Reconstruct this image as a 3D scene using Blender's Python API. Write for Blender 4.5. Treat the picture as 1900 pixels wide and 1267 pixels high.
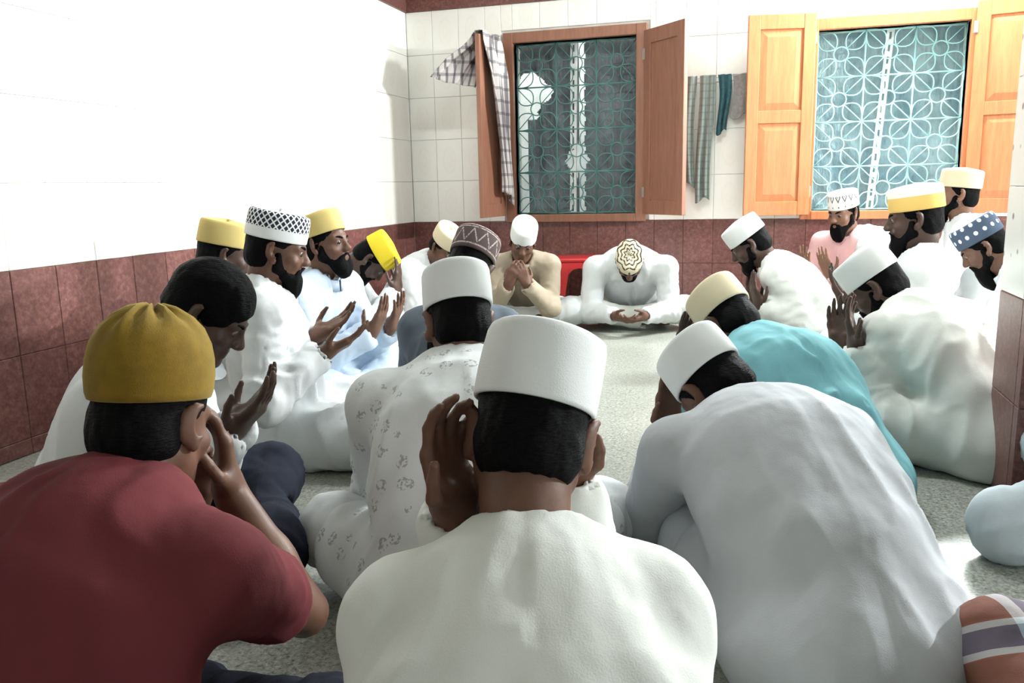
import bpy, bmesh, math, random
import numpy as np
from mathutils import Vector, Matrix
random.seed(4); RNG = np.random.RandomState(4)
SC = bpy.context.scene
COL = SC.collection
for o in list(bpy.data.objects): bpy.data.objects.remove(o)

# ------------------------------------------------------------------ camera
F, YAW, PITCH, ROLL = 1533.63, -0.28604, 0.18534, -0.0222
LX, DY, ZT, CH = 2.473, 5.862, 2.16, 0.91       # left wall, back wall, top of tiling, camera height
ZD = 0.66                                        # top of the maroon dado
cy, sy, cp, sp, cr, sr = math.cos(YAW), math.sin(YAW), math.cos(PITCH), math.sin(PITCH), math.cos(ROLL), math.sin(ROLL)
FW = np.array([sy*cp, cy*cp, -sp]); R0 = np.array([cy, -sy, 0.]); U0 = np.cross(R0, FW)
RT = cr*R0+sr*U0; UP = -sr*R0+cr*U0
def at(u, v, Z):
    "world point seen at photo pixel (u, v) at distance Z along the optical axis"
    return np.array([0, 0, CH])+(FW+RT*(u-950)/F+UP*(633.5-v)/F)*Z
cam = bpy.data.cameras.new('camera'); camo = bpy.data.objects.new('camera', cam); COL.objects.link(camo)
cam.sensor_fit = 'HORIZONTAL'; cam.sensor_width = 36; cam.lens = F/1900*36; cam.clip_start = .05; cam.clip_end = 60
camo.matrix_world = Matrix(((RT[0], UP[0], -FW[0], 0), (RT[1], UP[1], -FW[1], 0), (RT[2], UP[2], -FW[2], CH), (0, 0, 0, 1)))
SC.camera = camo

# ------------------------------------------------------------------ light and exposure
SC.view_settings.view_transform = 'Standard'; SC.view_settings.look = 'None'
SC.view_settings.gamma = 1; SC.view_settings.use_curve_mapping = False
SC.view_settings.exposure = 0.35
W = bpy.data.worlds.new('night'); SC.world = W; W.use_nodes = True
W.node_tree.nodes['Background'].inputs[0].default_value = (.55, .75, .85, 1)
W.node_tree.nodes['Background'].inputs[1].default_value = .25
def area(name, loc, target, sx, sy_, power, col=(1, 1, 1)):
    l = bpy.data.lights.new(name, 'AREA'); l.shape = 'RECTANGLE'; l.size = sx; l.size_y = sy_; l.energy = power; l.color = col
    o = bpy.data.objects.new(name, l); COL.objects.link(o); o.location = loc
    o.rotation_euler = (Vector(target)-Vector(loc)).to_track_quat('-Z', 'Y').to_euler(); return o
TUBE_A = (0.75, DY-.17, 2.42)
LIGHTS = [
    ('back_wall_tube_light', TUBE_A, (0.3, 2.5, .5), 1.25, .05, 330, (.93, 1, 1)),
    ('ceiling_tube_light', (-.6, 3.3, 2.83), (-.6, 3.3, 0), 1.25, .05, 45, (.95, 1, 1)),
    ('right_wall_tube_light', (4.7, 4.35, 2.1), (-1.5, 1.9, .9), .7, .06, 330, (.96, 1, 1)),
    ('right_door_daylight', (4.3, -.9, 1.25), (-2.0, 2.2, .5), .4, .9, 50, (.96, 1, 1)),
]
for a in LIGHTS: area(*a)

# ------------------------------------------------------------------ materials
MATS = {}
def nodes(name):
    m = bpy.data.materials.new(name); m.use_nodes = True
    nt = m.node_tree; return m, nt, nt.nodes['Principled BSDF']
def N(nt, t, **kw):
    n = nt.nodes.new(t)
    for k, v in kw.items():
        if k in n.inputs: n.inputs[k].default_value = v
        else: setattr(n, k, v)
    return n
def mix(nt, fac, a, b, mode='MIX'):
    n = nt.nodes.new('ShaderNodeMix'); n.data_type = 'RGBA'; n.blend_type = mode
    for s, v in ((0, fac), (6, a), (7, b)):
        if hasattr(v, 'is_linked'): nt.links.new(v, n.inputs[s])
        else: n.inputs[s].default_value = v if s == 0 else tuple(v)+(1,)*(4-len(v))
    return n.outputs[2]
def ramp(nt, src, stops):
    n = nt.nodes.new('ShaderNodeValToRGB'); nt.links.new(src, n.inputs[0])
    cr_ = n.color_ramp
    while len(cr_.elements) < len(stops): cr_.elements.new(.5)
    for e, (p, c) in zip(cr_.elements, stops): e.position = p; e.color = c if len(c) == 4 else tuple(c)+(1,)
    return n.outputs[0]
def math_(nt, op, a, b=0., c=None):
    n = nt.nodes.new('ShaderNodeMath'); n.operation = op
    for i, v in enumerate((a, b) if c is None else (a, b, c)):
        if hasattr(v, 'is_linked'): nt.links.new(v, n.inputs[i])
        else: n.inputs[i].default_value = v
    return n.outputs[0]
def coords(nt, kind='Object', scale=(1, 1, 1)):
    t = nt.nodes.new('ShaderNodeTexCoord'); mp = nt.nodes.new('ShaderNodeMapping'); mp.inputs['Scale'].default_value = scale
    nt.links.new(t.outputs[kind], mp.inputs[0]); return mp.outputs[0]
def noise(nt, vec, scale, detail=3, rough=.6):
    n = N(nt, 'ShaderNodeTexNoise'); n.inputs['Scale'].default_value = scale; n.inputs['Detail'].default_value = detail
    n.inputs['Roughness'].default_value = rough; nt.links.new(vec, n.inputs['Vector']); return n.outputs[0]
def bump(nt, bs, h, strength=.3, dist=.01):
    b = N(nt, 'ShaderNodeBump'); b.inputs['Strength'].default_value = strength; b.inputs['Distance'].default_value = dist
    nt.links.new(h, b.inputs['Height']); nt.links.new(b.outputs[0], bs.inputs['Normal'])
def plain(name, col, rough=.6, var=.12, nscale=8, bstr=0., bscale=60, metal=0., spec=.5):
    if name in MATS: return MATS[name]
    m, nt, bs = nodes(name); v = coords(nt)
    n = noise(nt, v, nscale)
    lo = tuple(c*(1-var) for c in col); hi = tuple(min(1, c*(1+var)) for c in col)
    nt.links.new(ramp(nt, n, [(.3, lo), (.7, hi)]), bs.inputs['Base Color'])
    bs.inputs['Roughness'].default_value = rough; bs.inputs['Metallic'].default_value = metal; bs.inputs['Specular IOR Level'].default_value = spec
    if bstr: bump(nt, bs, noise(nt, v, bscale, 4), bstr, .004)
    MATS[name] = m; return m
def cloth(name, col, rough=.88, var=.05, wr=.35):
    "woven cotton: faint tone change, fine weave and soft creases"
    if name in MATS: return MATS[name]
    m, nt, bs = nodes(name); v = coords(nt)
    lo = tuple(c*(1-var) for c in col); hi = tuple(min(1, c*(1+var)) for c in col)
    nt.links.new(ramp(nt, noise(nt, v, 9), [(.3, lo), (.7, hi)]), bs.inputs['Base Color'])
    bs.inputs['Roughness'].default_value = rough; bs.inputs['Specular IOR Level'].default_value = .2
    v2 = coords(nt, 'Object', (13, 13, 4)); a = noise(nt, v2, 1.0, 2, .45)
    w = noise(nt, v, 420, 1)
    h = math_(nt, 'ADD', a, math_(nt, 'MULTIPLY', w, .05))
    bump(nt, bs, h, wr, .02); MATS[name] = m; return m
def skin(name, col):
    if name in MATS: return MATS[name]
    m, nt, bs = nodes(name); v = coords(nt)
    c = ramp(nt, noise(nt, v, 22, 4), [(.3, tuple(x*.78 for x in col)), (.7, tuple(min(1, x*1.12) for x in col))])
    nt.links.new(c, bs.inputs['Base Color']); bs.inputs['Roughness'].default_value = .5; bs.inputs['Specular IOR Level'].default_value = .35
    bs.inputs['Subsurface Weight'].default_value = .06; bs.inputs['Subsurface Radius'].default_value = (.02, .008, .004); bs.inputs['Subsurface Scale'].default_value = .3
    bump(nt, bs, noise(nt, v, 180, 3), .12, .002); MATS[name] = m; return m
def hairmat(name, col):
    if name in MATS: return MATS[name]
    m, nt, bs = nodes(name); v = coords(nt, 'Object', (60, 60, 260))
    n = noise(nt, v, 1.5, 4)
    nt.links.new(ramp(nt, n, [(.3, tuple(c*.4 for c in col)), (.75, tuple(c*1.7 for c in col))]), bs.inputs['Base Color'])
    bs.inputs['Roughness'].default_value = .6; bs.inputs['Specular IOR Level'].default_value = .07; bump(nt, bs, n, .8, .006); MATS[name] = m; return m
def tilemat(name, base, kind):
    m, nt, bs = nodes(name); v = coords(nt, 'Object')
    if kind == 'dado':
        g = N(nt, 'ShaderNodeNewGeometry').outputs['Position']
        n = noise(nt, g, 48, 6, .8); n2 = noise(nt, g, 130, 3, .7)
        c = ramp(nt, n, [(.32, tuple(c*.45 for c in base)), (.5, base), (.64, (base[0]*1.5, base[1]*1.9, base[2]*1.8)), (.76, (base[0]*1.9, base[1]*2.9, base[2]*2.7))])
        c = mix(nt, math_(nt, 'MULTIPLY', n2, .35), c, tuple(x*.45 for x in base))
        oi = N(nt, 'ShaderNodeObjectInfo').outputs['Random']
        c = mix(nt, math_(nt, 'MULTIPLY', oi, .28), c, tuple(x*.5 for x in base))
        nt.links.new(c, bs.inputs['Base Color']); bs.inputs['Roughness'].default_value = .33
    else:                                        # faint beige oval printed on white glaze
        s = N(nt, 'ShaderNodeSeparateXYZ'); nt.links.new(v, s.inputs[0])
        x = math_(nt, 'DIVIDE', s.outputs[0], .055); z = math_(nt, 'DIVIDE', s.outputs[2], .11)
        r = math_(nt, 'SQRT', math_(nt, 'ADD', math_(nt, 'MULTIPLY', x, x), math_(nt, 'MULTIPLY', z, z)))
        ring = ramp(nt, r, [(0., (.15,)*3), (.35, (.8,)*3), (.62, (.25,)*3), (.8, (1,)*3), (1., (0,)*3)])
        k = math_(nt, 'MULTIPLY', ring, noise(nt, v, 34, 3))
        nt.links.new(mix(nt, math_(nt, 'MULTIPLY', k, .20), base, (.66, .54, .36)), bs.inputs['Base Color']); bs.inputs['Roughness'].default_value = .22
    MATS[name] = m; return m

# ------------------------------------------------------------------ object helpers
def link(name, me, mat=None, parent=None, loc=None, rot=None, label=None, cat=None, group=None, kind=None):
    o = bpy.data.objects.new(name, me); COL.objects.link(o)
    if mat is not None and me is not None and not me.materials: me.materials.append(mat)
    if parent is not None: o.parent = parent
    if loc is not None: o.location = loc
    if rot is not None: o.rotation_euler = rot
    if label: o['label'] = label
    if cat: o['category'] = cat
    if group: o['group'] = group
    if kind: o['kind'] = kind
    return o
def bm_mesh(name, bm, smooth=False):
    me = bpy.data.meshes.new(name); bmesh.ops.recalc_face_normals(bm, faces=bm.faces[:]); bm.to_mesh(me); bm.free()
    if smooth: me.shade_smooth()
    return me
def add_box(bm, lo, hi, bevel=0.):
    r = bmesh.ops.create_cube(bm, size=1); vs = r['verts']
    for v in vs: v.co = Vector([(lo[i]+hi[i])/2+v.co[i]*(hi[i]-lo[i]) for i in range(3)])
    if bevel:
        es = list({e for v in vs for e in v.link_edges}); bmesh.ops.bevel(bm, geom=es, offset=bevel, segments=2, profile=.6, affect='EDGES')
def box_mesh(name, lo, hi, bevel=0.):
    bm = bmesh.new(); add_box(bm, lo, hi, bevel); return bm_mesh(name, bm)
def np_mesh(name, V, faces, uv=None, smooth=True):
    me = bpy.data.meshes.new(name); V = np.asarray(V, np.float32); faces = np.asarray(faces, np.int32)
    n, k = faces.shape
    me.vertices.add(len(V)); me.vertices.foreach_set('co', V.ravel())
    me.loops.add(n*k); me.loops.foreach_set('vertex_index', faces.ravel())
    me.polygons.add(n); me.polygons.foreach_set('loop_start', np.arange(0, n*k, k, dtype=np.int32))
    try: me.polygons.foreach_set('loop_total', np.full(n, k, np.int32))
    except Exception: pass
    if uv is not None:
        l = me.uv_layers.new(name='uv'); l.data.foreach_set('uv', np.asarray(uv, np.float32).ravel())
    me.update(calc_edges=True); me.validate()
    me.polygons.foreach_set('use_smooth', np.full(len(me.polygons), smooth)); return me
def tube(bm, pts, r, seg=6, closed=False):
    pts = [Vector(p) for p in pts]; n = len(pts); rings = []
    for i, p in enumerate(pts):
        a = pts[(i-1) % n] if (closed or i > 0) else p; b = pts[(i+1) % n] if (closed or i < n-1) else p
        t = (b-a).normalized(); up = Vector((0, 1, 0)) if abs(t.y) < .9 else Vector((1, 0, 0))
        s = t.cross(up).normalized(); w = s.cross(t)
        rr = r[i] if isinstance(r, (list, tuple)) else r
        rings.append([bm.verts.new(p+(s*math.cos(2*math.pi*k/seg)+w*math.sin(2*math.pi*k/seg))*rr) for k in range(seg)])
    for i in range(n if closed else n-1):
        A, B = rings[i], rings[(i+1) % n]
        for k in range(seg): bm.faces.new((A[k], A[(k+1) % seg], B[(k+1) % seg], B[k]))
    if not closed: bm.faces.new(rings[0]); bm.faces.new(rings[-1][::-1])

# ------------------------------------------------------------------ room
RX, FY, CZ = 4.9, -2.6, 2.95                     # right wall, wall behind, ceiling
m_white = tilemat('white_glazed_tile', (.86, .85, .80), 'wall'); m_dado = tilemat('maroon_mottled_tile', (.185, .070, .062), 'dado')
m_grout = plain('grout', (.66, .64, .60), .9); m_grout_d = plain('dark_grout', (.20, .12, .11), .9)
m_paint = plain('cream_paint', (.40, .39, .36), .8)
def terrazzo():
    m, nt, bs = nodes('grey_green_terrazzo'); v = coords(nt)
    n1 = noise(nt, v, 95, 3, .8); n2 = noise(nt, v, 3.2, 4); n3 = noise(nt, v, 38, 4, .8)
    c = ramp(nt, n1, [(.34, (.10, .105, .08)), (.47, (.34, .35, .31)), (.6, (.48, .49, .44)), (.7, (.68, .68, .62))])
    c = mix(nt, ramp(nt, n3, [(.45, (0, 0, 0)), (.7, (.6,)*3)]), c, (.16, .165, .13))
    c = mix(nt, ramp(nt, n2, [(.4, (0, 0, 0)), (.75, (.4,)*3)]), c, (.22, .22, .19))
    nt.links.new(c, bs.inputs['Base Color']); bs.inputs['Roughness'].default_value = .28
    bump(nt, bs, n1, .08, .002); return m
link('floor', box_mesh('floor', (-LX-.2, FY-.2, -.12), (RX+.2, DY+.2, 0)), terrazzo(), kind='structure')
link('ceiling', box_mesh('ceiling', (-LX-.2, FY-.2, CZ), (RX+.2, DY+.2, CZ+.12)), m_paint, kind='structure')
WIN = {1: dict(x0=-1.665, x1=-.80, z0=.708, z1=1.895), 2: dict(x0=.355, x1=1.225, z0=.708, z1=1.84)}
# wall slabs sit 12 mm behind the tile faces
wl = link('wall_left', box_mesh('wall_left', (-LX-.15, FY, 0), (-LX-.012, DY+.012, CZ)), m_grout, kind='structure')
bm = bmesh.new(); xs = [-LX-.15, WIN[1]['x0'], WIN[1]['x1'], WIN[2]['x0'], WIN[2]['x1'], RX+.15]
for i in range(5):
    a, b = xs[i], xs[i+1]
    if i in (1, 3):
        w = WIN[1 if i == 1 else 2]
        add_box(bm, (a, DY+.012, 0), (b, DY+.16, w['z0'])); add_box(bm, (a, DY+.012, w['z1']), (b, DY+.16, CZ))
    else: add_box(bm, (a, DY+.012, 0), (b, DY+.16, CZ))
wb = link('wall_back', bm_mesh('wall_back', bm), m_grout, kind='structure')
wr = link('wall_right', box_mesh('wall_right', (RX, 2.1, 0), (RX+.15, DY+.1, CZ)), m_paint, kind='structure')
wf = link('wall_front', box_mesh('wall_front', (-LX-.15, FY-.15, 0), (RX+.15, FY, CZ)), m_paint, kind='structure')
TM = {}
def tile_mesh(w, h, mat, face):
    "one glazed tile with a chamfered front edge, 12 mm thick; face = (normal axis, sign)"
    k = (round(w, 4), round(h, 4), mat.name, face)
    if k in TM: return TM[k]
    c, t = .0022, .012; a, b = w/2-.0008, h/2-.0008
    P = [(-a, 0, -b), (a, 0, -b), (a, 0, b), (-a, 0, b), (-a, t-c, -b), (a, t-c, -b), (a, t-c, b), (-a, t-c, b), (-a+c, t, -b+c), (a-c, t, -b+c), (a-c, t, b-c), (-a+c, t, b-c)]
    q = [(0, 1, 5, 4), (1, 2, 6, 5), (2, 3, 7, 6), (3, 0, 4, 7), (4, 5, 9, 8), (5, 6, 10, 9), (6, 7, 11, 10), (7, 4, 8, 11), (8, 9, 10, 11)]
    me = np_mesh('tile', P, q, smooth=False); me.materials.append(mat); TM[k] = me; return me
def lay(parent, rects, mat, place, rotz):
    for (a0, a1, b0, b1) in rects:
        o = bpy.data.objects.new('tile', tile_mesh(a1-a0, b1-b0, mat, rotz)); o.parent = parent
        o.location = place((a0+a1)/2, (b0+b1)/2); o.rotation_euler = (0, 0, rotz); COL.objects.link(o)
def cut(rects, hole):
    "clip tile rectangles round a window opening"
    X0, X1, Z0, Z1 = hole; out = []
    for (a0, a1, b0, b1) in rects:
        if a1 <= X0 or a0 >= X1 or b1 <= Z0 or b0 >= Z1: out.append((a0, a1, b0, b1)); continue
        if a0 < X0: out.append((a0, X0, b0, b1))
        if a1 > X1: out.append((X1, a1, b0, b1))
        c0, c1 = max(a0, X0), min(a1, X1)
        if b0 < Z0: out.append((c0, c1, b0, Z0))
        if b1 > Z1: out.append((c0, c1, Z1, b1))
    return [r for r in out if r[1]-r[0] > .012 and r[3]-r[2] > .012]
def grid(a0, a1, b0, b1, w, h):
    r = []; a = a0
    while a < a1-.01:
        b = b0
        while b < b1-.01: r.append((a, min(a+w, a1), b, min(b+h, b1))); b += h
        a += w
    return r
PB = lambda x, z: (x, DY+.012, z)
# tile local +y is the outward face: the back wall's faces -y, the left wall's +x
holes = [(-1.755, -.71, .64, 1.985), (.30, 1.28, .64, 1.91)]
up_b = grid(-LX, 2.6, ZD, ZT, .2, .3)
for h in holes: up_b = cut(up_b, h)
lay(wb, up_b, m_white, PB, math.pi)
lay(wb, grid(-LX, 2.6, .06, ZD, .2, .3), m_dado, PB, math.pi)
PL = lambda y, z: (-LX-.012, y, z)
lay(wl, grid(-.14, DY, ZD, ZT, .2, .3), m_white, PL, -math.pi/2)
lay(wl, grid(.26, DY, .06, ZD, .2, .3), m_dado, PL, -math.pi/2)
lay(wb, grid(-LX, 2.6, .002, .06, .4, .058), m_dado, PB, math.pi); lay(wl, grid(.26, DY, .002, .06, .4, .058), m_dado, PL, -math.pi/2)
# maroon band above the tiling on both walls
t1 = link('trim_1', box_mesh('trim_1', (-LX-.012, FY, ZT), (-LX+.012, DY, ZT+.42)), m_dado, kind='structure')
t2 = link('trim_2', box_mesh('trim_2', (-LX+.012, DY-.012, ZT), (RX, DY+.012, ZT+.42)), m_dado, kind='structure')
# pillar on the right
px0, px1, py0, py1 = .70, 1.15, 2.45, 2.72
pil = link('wall_pillar', box_mesh('wall_pillar', (px0+.012, py0+.012, 0), (px1-.012, py1-.012, CZ)), m_grout, kind='structure')
def speck():
    m, nt, bs = nodes('cream_specked_tile'); v = coords(nt)
    vo = N(nt, 'ShaderNodeTexVoronoi'); vo.inputs['Scale'].default_value = 13; nt.links.new(v, vo.inputs['Vector'])
    k = ramp(nt, vo.outputs['Distance'], [(.10, (1,)*3), (.16, (0,)*3)])
    nt.links.new(mix(nt, k, (.84, .83, .78), (.34, .29, .27)), bs.inputs['Base Color']); bs.inputs['Roughness'].default_value = .25; return m
m_speck = speck()
for z0_, z1_, hh_, mm in ((.58, 2.68, .3, m_speck), (0, .58, .29, m_dado)):
    ry_, rx_ = grid(0, py1-py0, z0_, z1_, .225, hh_), grid(0, px1-px0, z0_, z1_, .225, hh_)
    lay(pil, ry_, mm, lambda a, z: (px0+.012, py1-a, z), math.pi/2)
    lay(pil, rx_, mm, lambda a, z: (px0+a, py0+.012, z), math.pi)
    lay(pil, rx_, mm, lambda a, z: (px0+a, py1-.012, z), 0)
    lay(pil, ry_, mm, lambda a, z: (px1-.012, py1-a, z), -math.pi/2)
# the two tube lamps whose light is seen
m_tube = bpy.data.materials.new('lit_tube'); m_tube.use_nodes = True
_b = m_tube.node_tree.nodes['Principled BSDF']; _b.inputs['Emission Color'].default_value = (.93, 1, 1, 1); _b.inputs['Emission Strength'].default_value = 12
m_plastic_w = plain('white_plastic', (.8, .8, .8), .4)

# ------------------------------------------------------------------ windows
def wood(name, col, rough=.35):
    m, nt, bs = nodes(name); v = coords(nt, 'Object', (14, 14, 1.6))
    n = noise(nt, v, 3, 6, .65)
    nt.links.new(ramp(nt, n, [(.3, tuple(c*.8 for c in col)), (.7, tuple(min(1, c*1.15) for c in col))]), bs.inputs['Base Color'])
    bs.inputs['Roughness'].default_value = rough; bump(nt, bs, n, .1, .003); return m
m_wood = wood('orange_brown_wood', (.56, .20, .07)); m_wood2 = wood('varnished_orange_wood', (.56, .205, .085)); m_wood3 = wood('brown_wood', (.27, .118, .072), .5)
m_gr1 = plain('dark_green_iron', (.09, .24, .22), .4, metal=.0); m_gr2 = plain('lamplit_turquoise_iron', (.42, .80, .80), .35)  # second grille's bright turquoise has the tube lamp's light painted in
def plasticsheet(name, c1, c2):
    m, nt, bs = nodes(name); v = coords(nt, 'Object', (1, 1, 1))
    v2 = coords(nt, 'Object', (9, 9, 3)); 
    nt.links.new(ramp(nt, noise(nt, v, 4.5, 4), [(.35, c1), (.65, c2)]), bs.inputs['Base Color'])
    bs.inputs['Roughness'].default_value = .32; bs.inputs['Specular IOR Level'].default_value = .6
    bump(nt, bs, noise(nt, v2, 2.5, 4), .7, .03); return m
m_sheet1 = plasticsheet('grey_blue_plastic', (.066, .084, .092), (.17, .20, .215)); m_sheet2 = plasticsheet('glare_blue_plastic', (.16, .28, .33), (.36, .50, .54))  # second sheet is paler: lamp glare and haze painted into its blue
m_outw = plain('outside_white_board', (.8, .82, .8), .7)
m_steel = plain('white_slotted_steel', (.78, .80, .80), .4)
def flower_mesh(w, h, R=.0042):
    bm = bmesh.new(); rc = .045
    tube(bm, [(rc*math.cos(a), 0, rc*math.sin(a)) for a in np.linspace(0, 2*math.pi, 17)[:-1]], R, 6, True)
    for sx in (-1, 1):
        for sz in (-1, 1):
            c = Vector((sx*w/2, 0, sz*h/2)); d = c.normalized(); s = Vector((-d.z, 0, d.x)); p0 = d*rc; L = (c-p0).length
            tube(bm, [p0, c], R*.85, 5)
            for q in (-1, 1): tube(bm, [p0+d*L*t+s*q*.058*math.sin(math.pi*t**.85) for t in np.linspace(0, 1, 10)], R, 5)
    return bm_mesh('grille_flower', bm, True)
def leaf_mesh(w, z0, z1, panels):
    "stile-and-rail shutter leaf in its own plane: x 0..w, thickness along y, front at -y"
    bm = bmesh.new(); t = .032; st = .075
    rails = [(z0, z0+.09), (z1-.09, z1)]
    if panels: zm = (z0+z1)/2; rails.append((zm-.04, zm+.04))
    for a, b in ((0, st), (w-st, w)): add_box(bm, (a, -t/2, z0), (b, t/2, z1), .004)
    for a, b in rails: add_box(bm, (st-.002, -t/2+.002, a), (w-st+.002, t/2-.002, b), .003)
    return bm_mesh('shutter', bm), rails, st
def panel_mesh(x0, x1, z0, z1, raised=True):
    "raised-and-fielded panel"
    i = .05 if raised else .012; d = .012 if raised else .001
    P = []
    for s in (-1, 1):
        P += [(x0, s*.004, z0), (x1, s*.004, z0), (x1, s*.004, z1), (x0, s*.004, z1)]
        P += [(x0+i, s*d, z0+i), (x1-i, s*d, z0+i), (x1-i, s*d, z1-i), (x0+i, s*d, z1-i)]
    q = []
    for o in (0, 8):
        for k in range(4): q.append((o+k, o+(k+1) % 4, o+4+(k+1) % 4, o+4+k))
        q.append((o+4, o+5, o+6, o+7))
    for k in range(4): q.append((k, 8+k, 8+(k+1) % 4, (k+1) % 4))
    me = np_mesh('panel', P, q, smooth=False)
    bm = bmesh.new(); bm.from_mesh(me); bmesh.ops.recalc_face_normals(bm, faces=bm.faces[:]); bm.to_mesh(me); bm.free(); return me
def make_window(n, fr_mat, gr_mat, sheet_mat):
    w = WIN[n]; x0, x1, z0, z1 = w['x0'], w['x1'], w['z0'], w['z1']; b = .07
    bm = bmesh.new()
    for a in ((x0-b, x0), (x1, x1+b)): add_box(bm, (a[0], DY-.03, z0-.055), (a[1], DY+.10, z1+b), .004)
    add_box(bm, (x0-.001, DY-.028, z1), (x1+.001, DY+.098, z1+b), .004)
    win = link('window_%d' % n, bm_mesh('window_frame', bm), fr_mat, kind='structure')
    link('window_sill', box_mesh('window_sill', (x0-.002, DY-.045, z0-.055), (x1+.002, DY+.10, z0), .005), fr_mat, win)
    gy = DY+.07; cw, chh = (x1-x0)/3, (z1-z0)/4
    bm = bmesh.new()
    for i in range(4):
        x = min(max(x0+cw*i, x0+.006), x1-.006); tube(bm, [(x, gy, z0), (x, gy, z1)], .005, 6)
    for k in range(5):
        z = min(max(z0+chh*k, z0+.006), z1-.006); tube(bm, [(x0, gy, z), (x1, gy, z)], .005, 6)
    gr = link('window_grille', bm_mesh('window_grille', bm, True), gr_mat, win)
    fm = flower_mesh(cw, chh); fm.materials.append(gr_mat)
    for i in range(3):
        for k in range(4): link('grille_flower', fm, None, gr, (x0+cw*(i+.5), gy, z0+chh*(k+.5)))
    return win
w1 = make_window(1, m_wood3, m_gr1, m_sheet1); w2 = make_window(2, m_wood2, m_gr2, m_sheet2)
def shutter(win, hinge, w, z0, z1, ang, mats, panels=True, knob=True):
    me, rails, st = leaf_mesh(w, z0, z1, panels)
    o = link('shutter', me, mats[0], win, (hinge[0], hinge[1], 0), (0, 0, ang))
    rs = sorted(rails)
    for (a, b) in zip(rs[:-1], rs[1:]):
        link('shutter_panel', panel_mesh(st-.004, w-st+.004, a[1]-.004, b[0]+.004, panels), mats[1], o)
    if knob:
        bm = bmesh.new(); bmesh.ops.create_uvsphere(bm, u_segments=10, v_segments=6, radius=.009, matrix=Matrix.Translation((w-st/2, -.02, (z0+z1)/2-.06)))
        link('shutter_knob', bm_mesh('shutter_knob', bm, True), plain('dark_brass', (.12, .08, .04), .4), o)
    bm = bmesh.new()
    for zz in (z0+.15, z1-.15): add_box(bm, (-.012, -.02, zz-.035), (.012, .0, zz+.035), .003)
    link('hinge', bm_mesh('hinge', bm), plain('hinge_steel', (.3, .28, .25), .4), o)
# angle: leaf runs from the hinge along (cos, sin)
shutter(w1, (-1.745, DY-.05), .40, .702, 1.90, math.radians(180+84), (m_wood3, m_wood3), False, False)
shutter(w1, (-.735, DY-.05), .43, .702, 1.91, math.radians(-47), (m_wood3, m_wood3), False, False)
shutter(w2, (.335, DY-.05), .42, .685, 1.94, math.radians(180+12), (m_wood2, m_wood2))
shutter(w2, (1.245, DY-.05), .42, .685, 1.94, math.radians(-12), (m_wood2, m_wood2))
def wavy_sheet(name, x0, x1, z0, z1, y, mat, hole=None, seed=0, amp=.012):
    "thin plastic sheet with creases; hole(x, z) -> True where it is torn away"
    nx, nz = 110, 150; X, Z = np.meshgrid(np.linspace(x0, x1, nx), np.linspace(z0, z1, nz))
    r = np.random.RandomState(seed); Y = np.full_like(X, y)
    for i in range(9):
        a = r.uniform(-.9, .9); f = r.uniform(8, 34); Y += amp*.35*np.abs(np.sin((X*math.cos(a)+Z*math.sin(a))*f+r.uniform(0, 6)))
    V = np.stack([X, Y, Z], -1).reshape(-1, 3); q = []
    for j in range(nz-1):
        for i in range(nx-1):
            if hole and hole(X[j, i], Z[j, i]): continue
            k = j*nx+i; q.append((k, k+1, k+nx+1, k+nx))
    o = link(name, np_mesh(name, V, q), mat)
    s = o.modifiers.new('thick', 'SOLIDIFY'); s.thickness = .002
    return o
def hole1(x, z):
    u, v = (x-WIN[1]['x0'])/(.865), (z-WIN[1]['z0'])/(1.187)
    return (u < .27-.95*max(0, .74-v)+.02*math.sin(v*47)+.008*math.sin(v*131) and .57 < v < .80+.05*math.sin(u*14+.6)+.006*math.sin(u*83)) or (u < .05 and v < .62) or (.492 < u < .537+.004*math.sin(v*70)) or (abs(u-.47)/.105+abs(v-.315)/.085+.15*math.sin(u*40+v*55) < 1.1)
s1 = wavy_sheet('plastic_sheet', WIN[1]['x0']-.1, WIN[1]['x1']+.1, .6, 1.95, DY+.162, m_sheet1, hole1, 3)
s1['label'] = 'dark torn plastic sheet hanging outside the left window'; s1['category'] = 'plastic sheet'
s2 = wavy_sheet('plastic_sheet', WIN[2]['x0']-.1, WIN[2]['x1']+.1, .6, 1.95, DY+.162, m_sheet2, None, 8)
s2['label'] = 'blue plastic sheet, lamp glare in its colour, behind the lamplit turquoise grille of the right window'; s2['category'] = 'plastic sheet'
link('wall_outside', box_mesh('wall_outside', (-3.2, DY+.75, -.1), (2.6, DY+.85, 3.2)), m_outw, kind='structure')
area('yard_lamp', (-.6, DY+.45, 2.9), (-.6, DY+.7, .9), 2.6, .1, 60, (.93, 1, 1))
def slotted(name, p0, p1, wdt, label):
    p0, p1 = Vector(p0), Vector(p1); L = (p1-p0).length; bm = bmesh.new()
    n = int(L/.075); s = L/n                                     # a flat steel angle punched with slots
    add_box(bm, (-wdt/2, -.002, 0), (-.007, .002, L)); add_box(bm, (.007, -.002, 0), (wdt/2, .002, L))
    for i in range(n+1): add_box(bm, (-.0072, -.002, max(0, i*s-.016)), (.0072, .002, min(L, i*s+.016)))
    add_box(bm, (wdt/2-.003, 0, 0), (wdt/2, .03, L))
    o = link(name, bm_mesh(name, bm), m_steel, None, p0, label=label, cat='steel bar')
    o.rotation_euler = (p1-p0).to_track_quat('Z', 'Y').to_euler(); d = (p1-p0).normalized()
    o.rotation_euler = Matrix((Vector((d.z, 0, -d.x)), Vector((0, 1, 0)), d)).transposed().to_euler(); return o
slotted('slotted_bar', (-1.272, DY+.112, .708), (-1.258, DY+.112, 1.893), .044, 'white slotted steel bar standing behind the left window grille')
slotted('slotted_bar', (.725, DY+.112, .708), (.795, DY+.112, 1.838), .045, 'white slotted steel bar leaning behind the right window grille')

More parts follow.
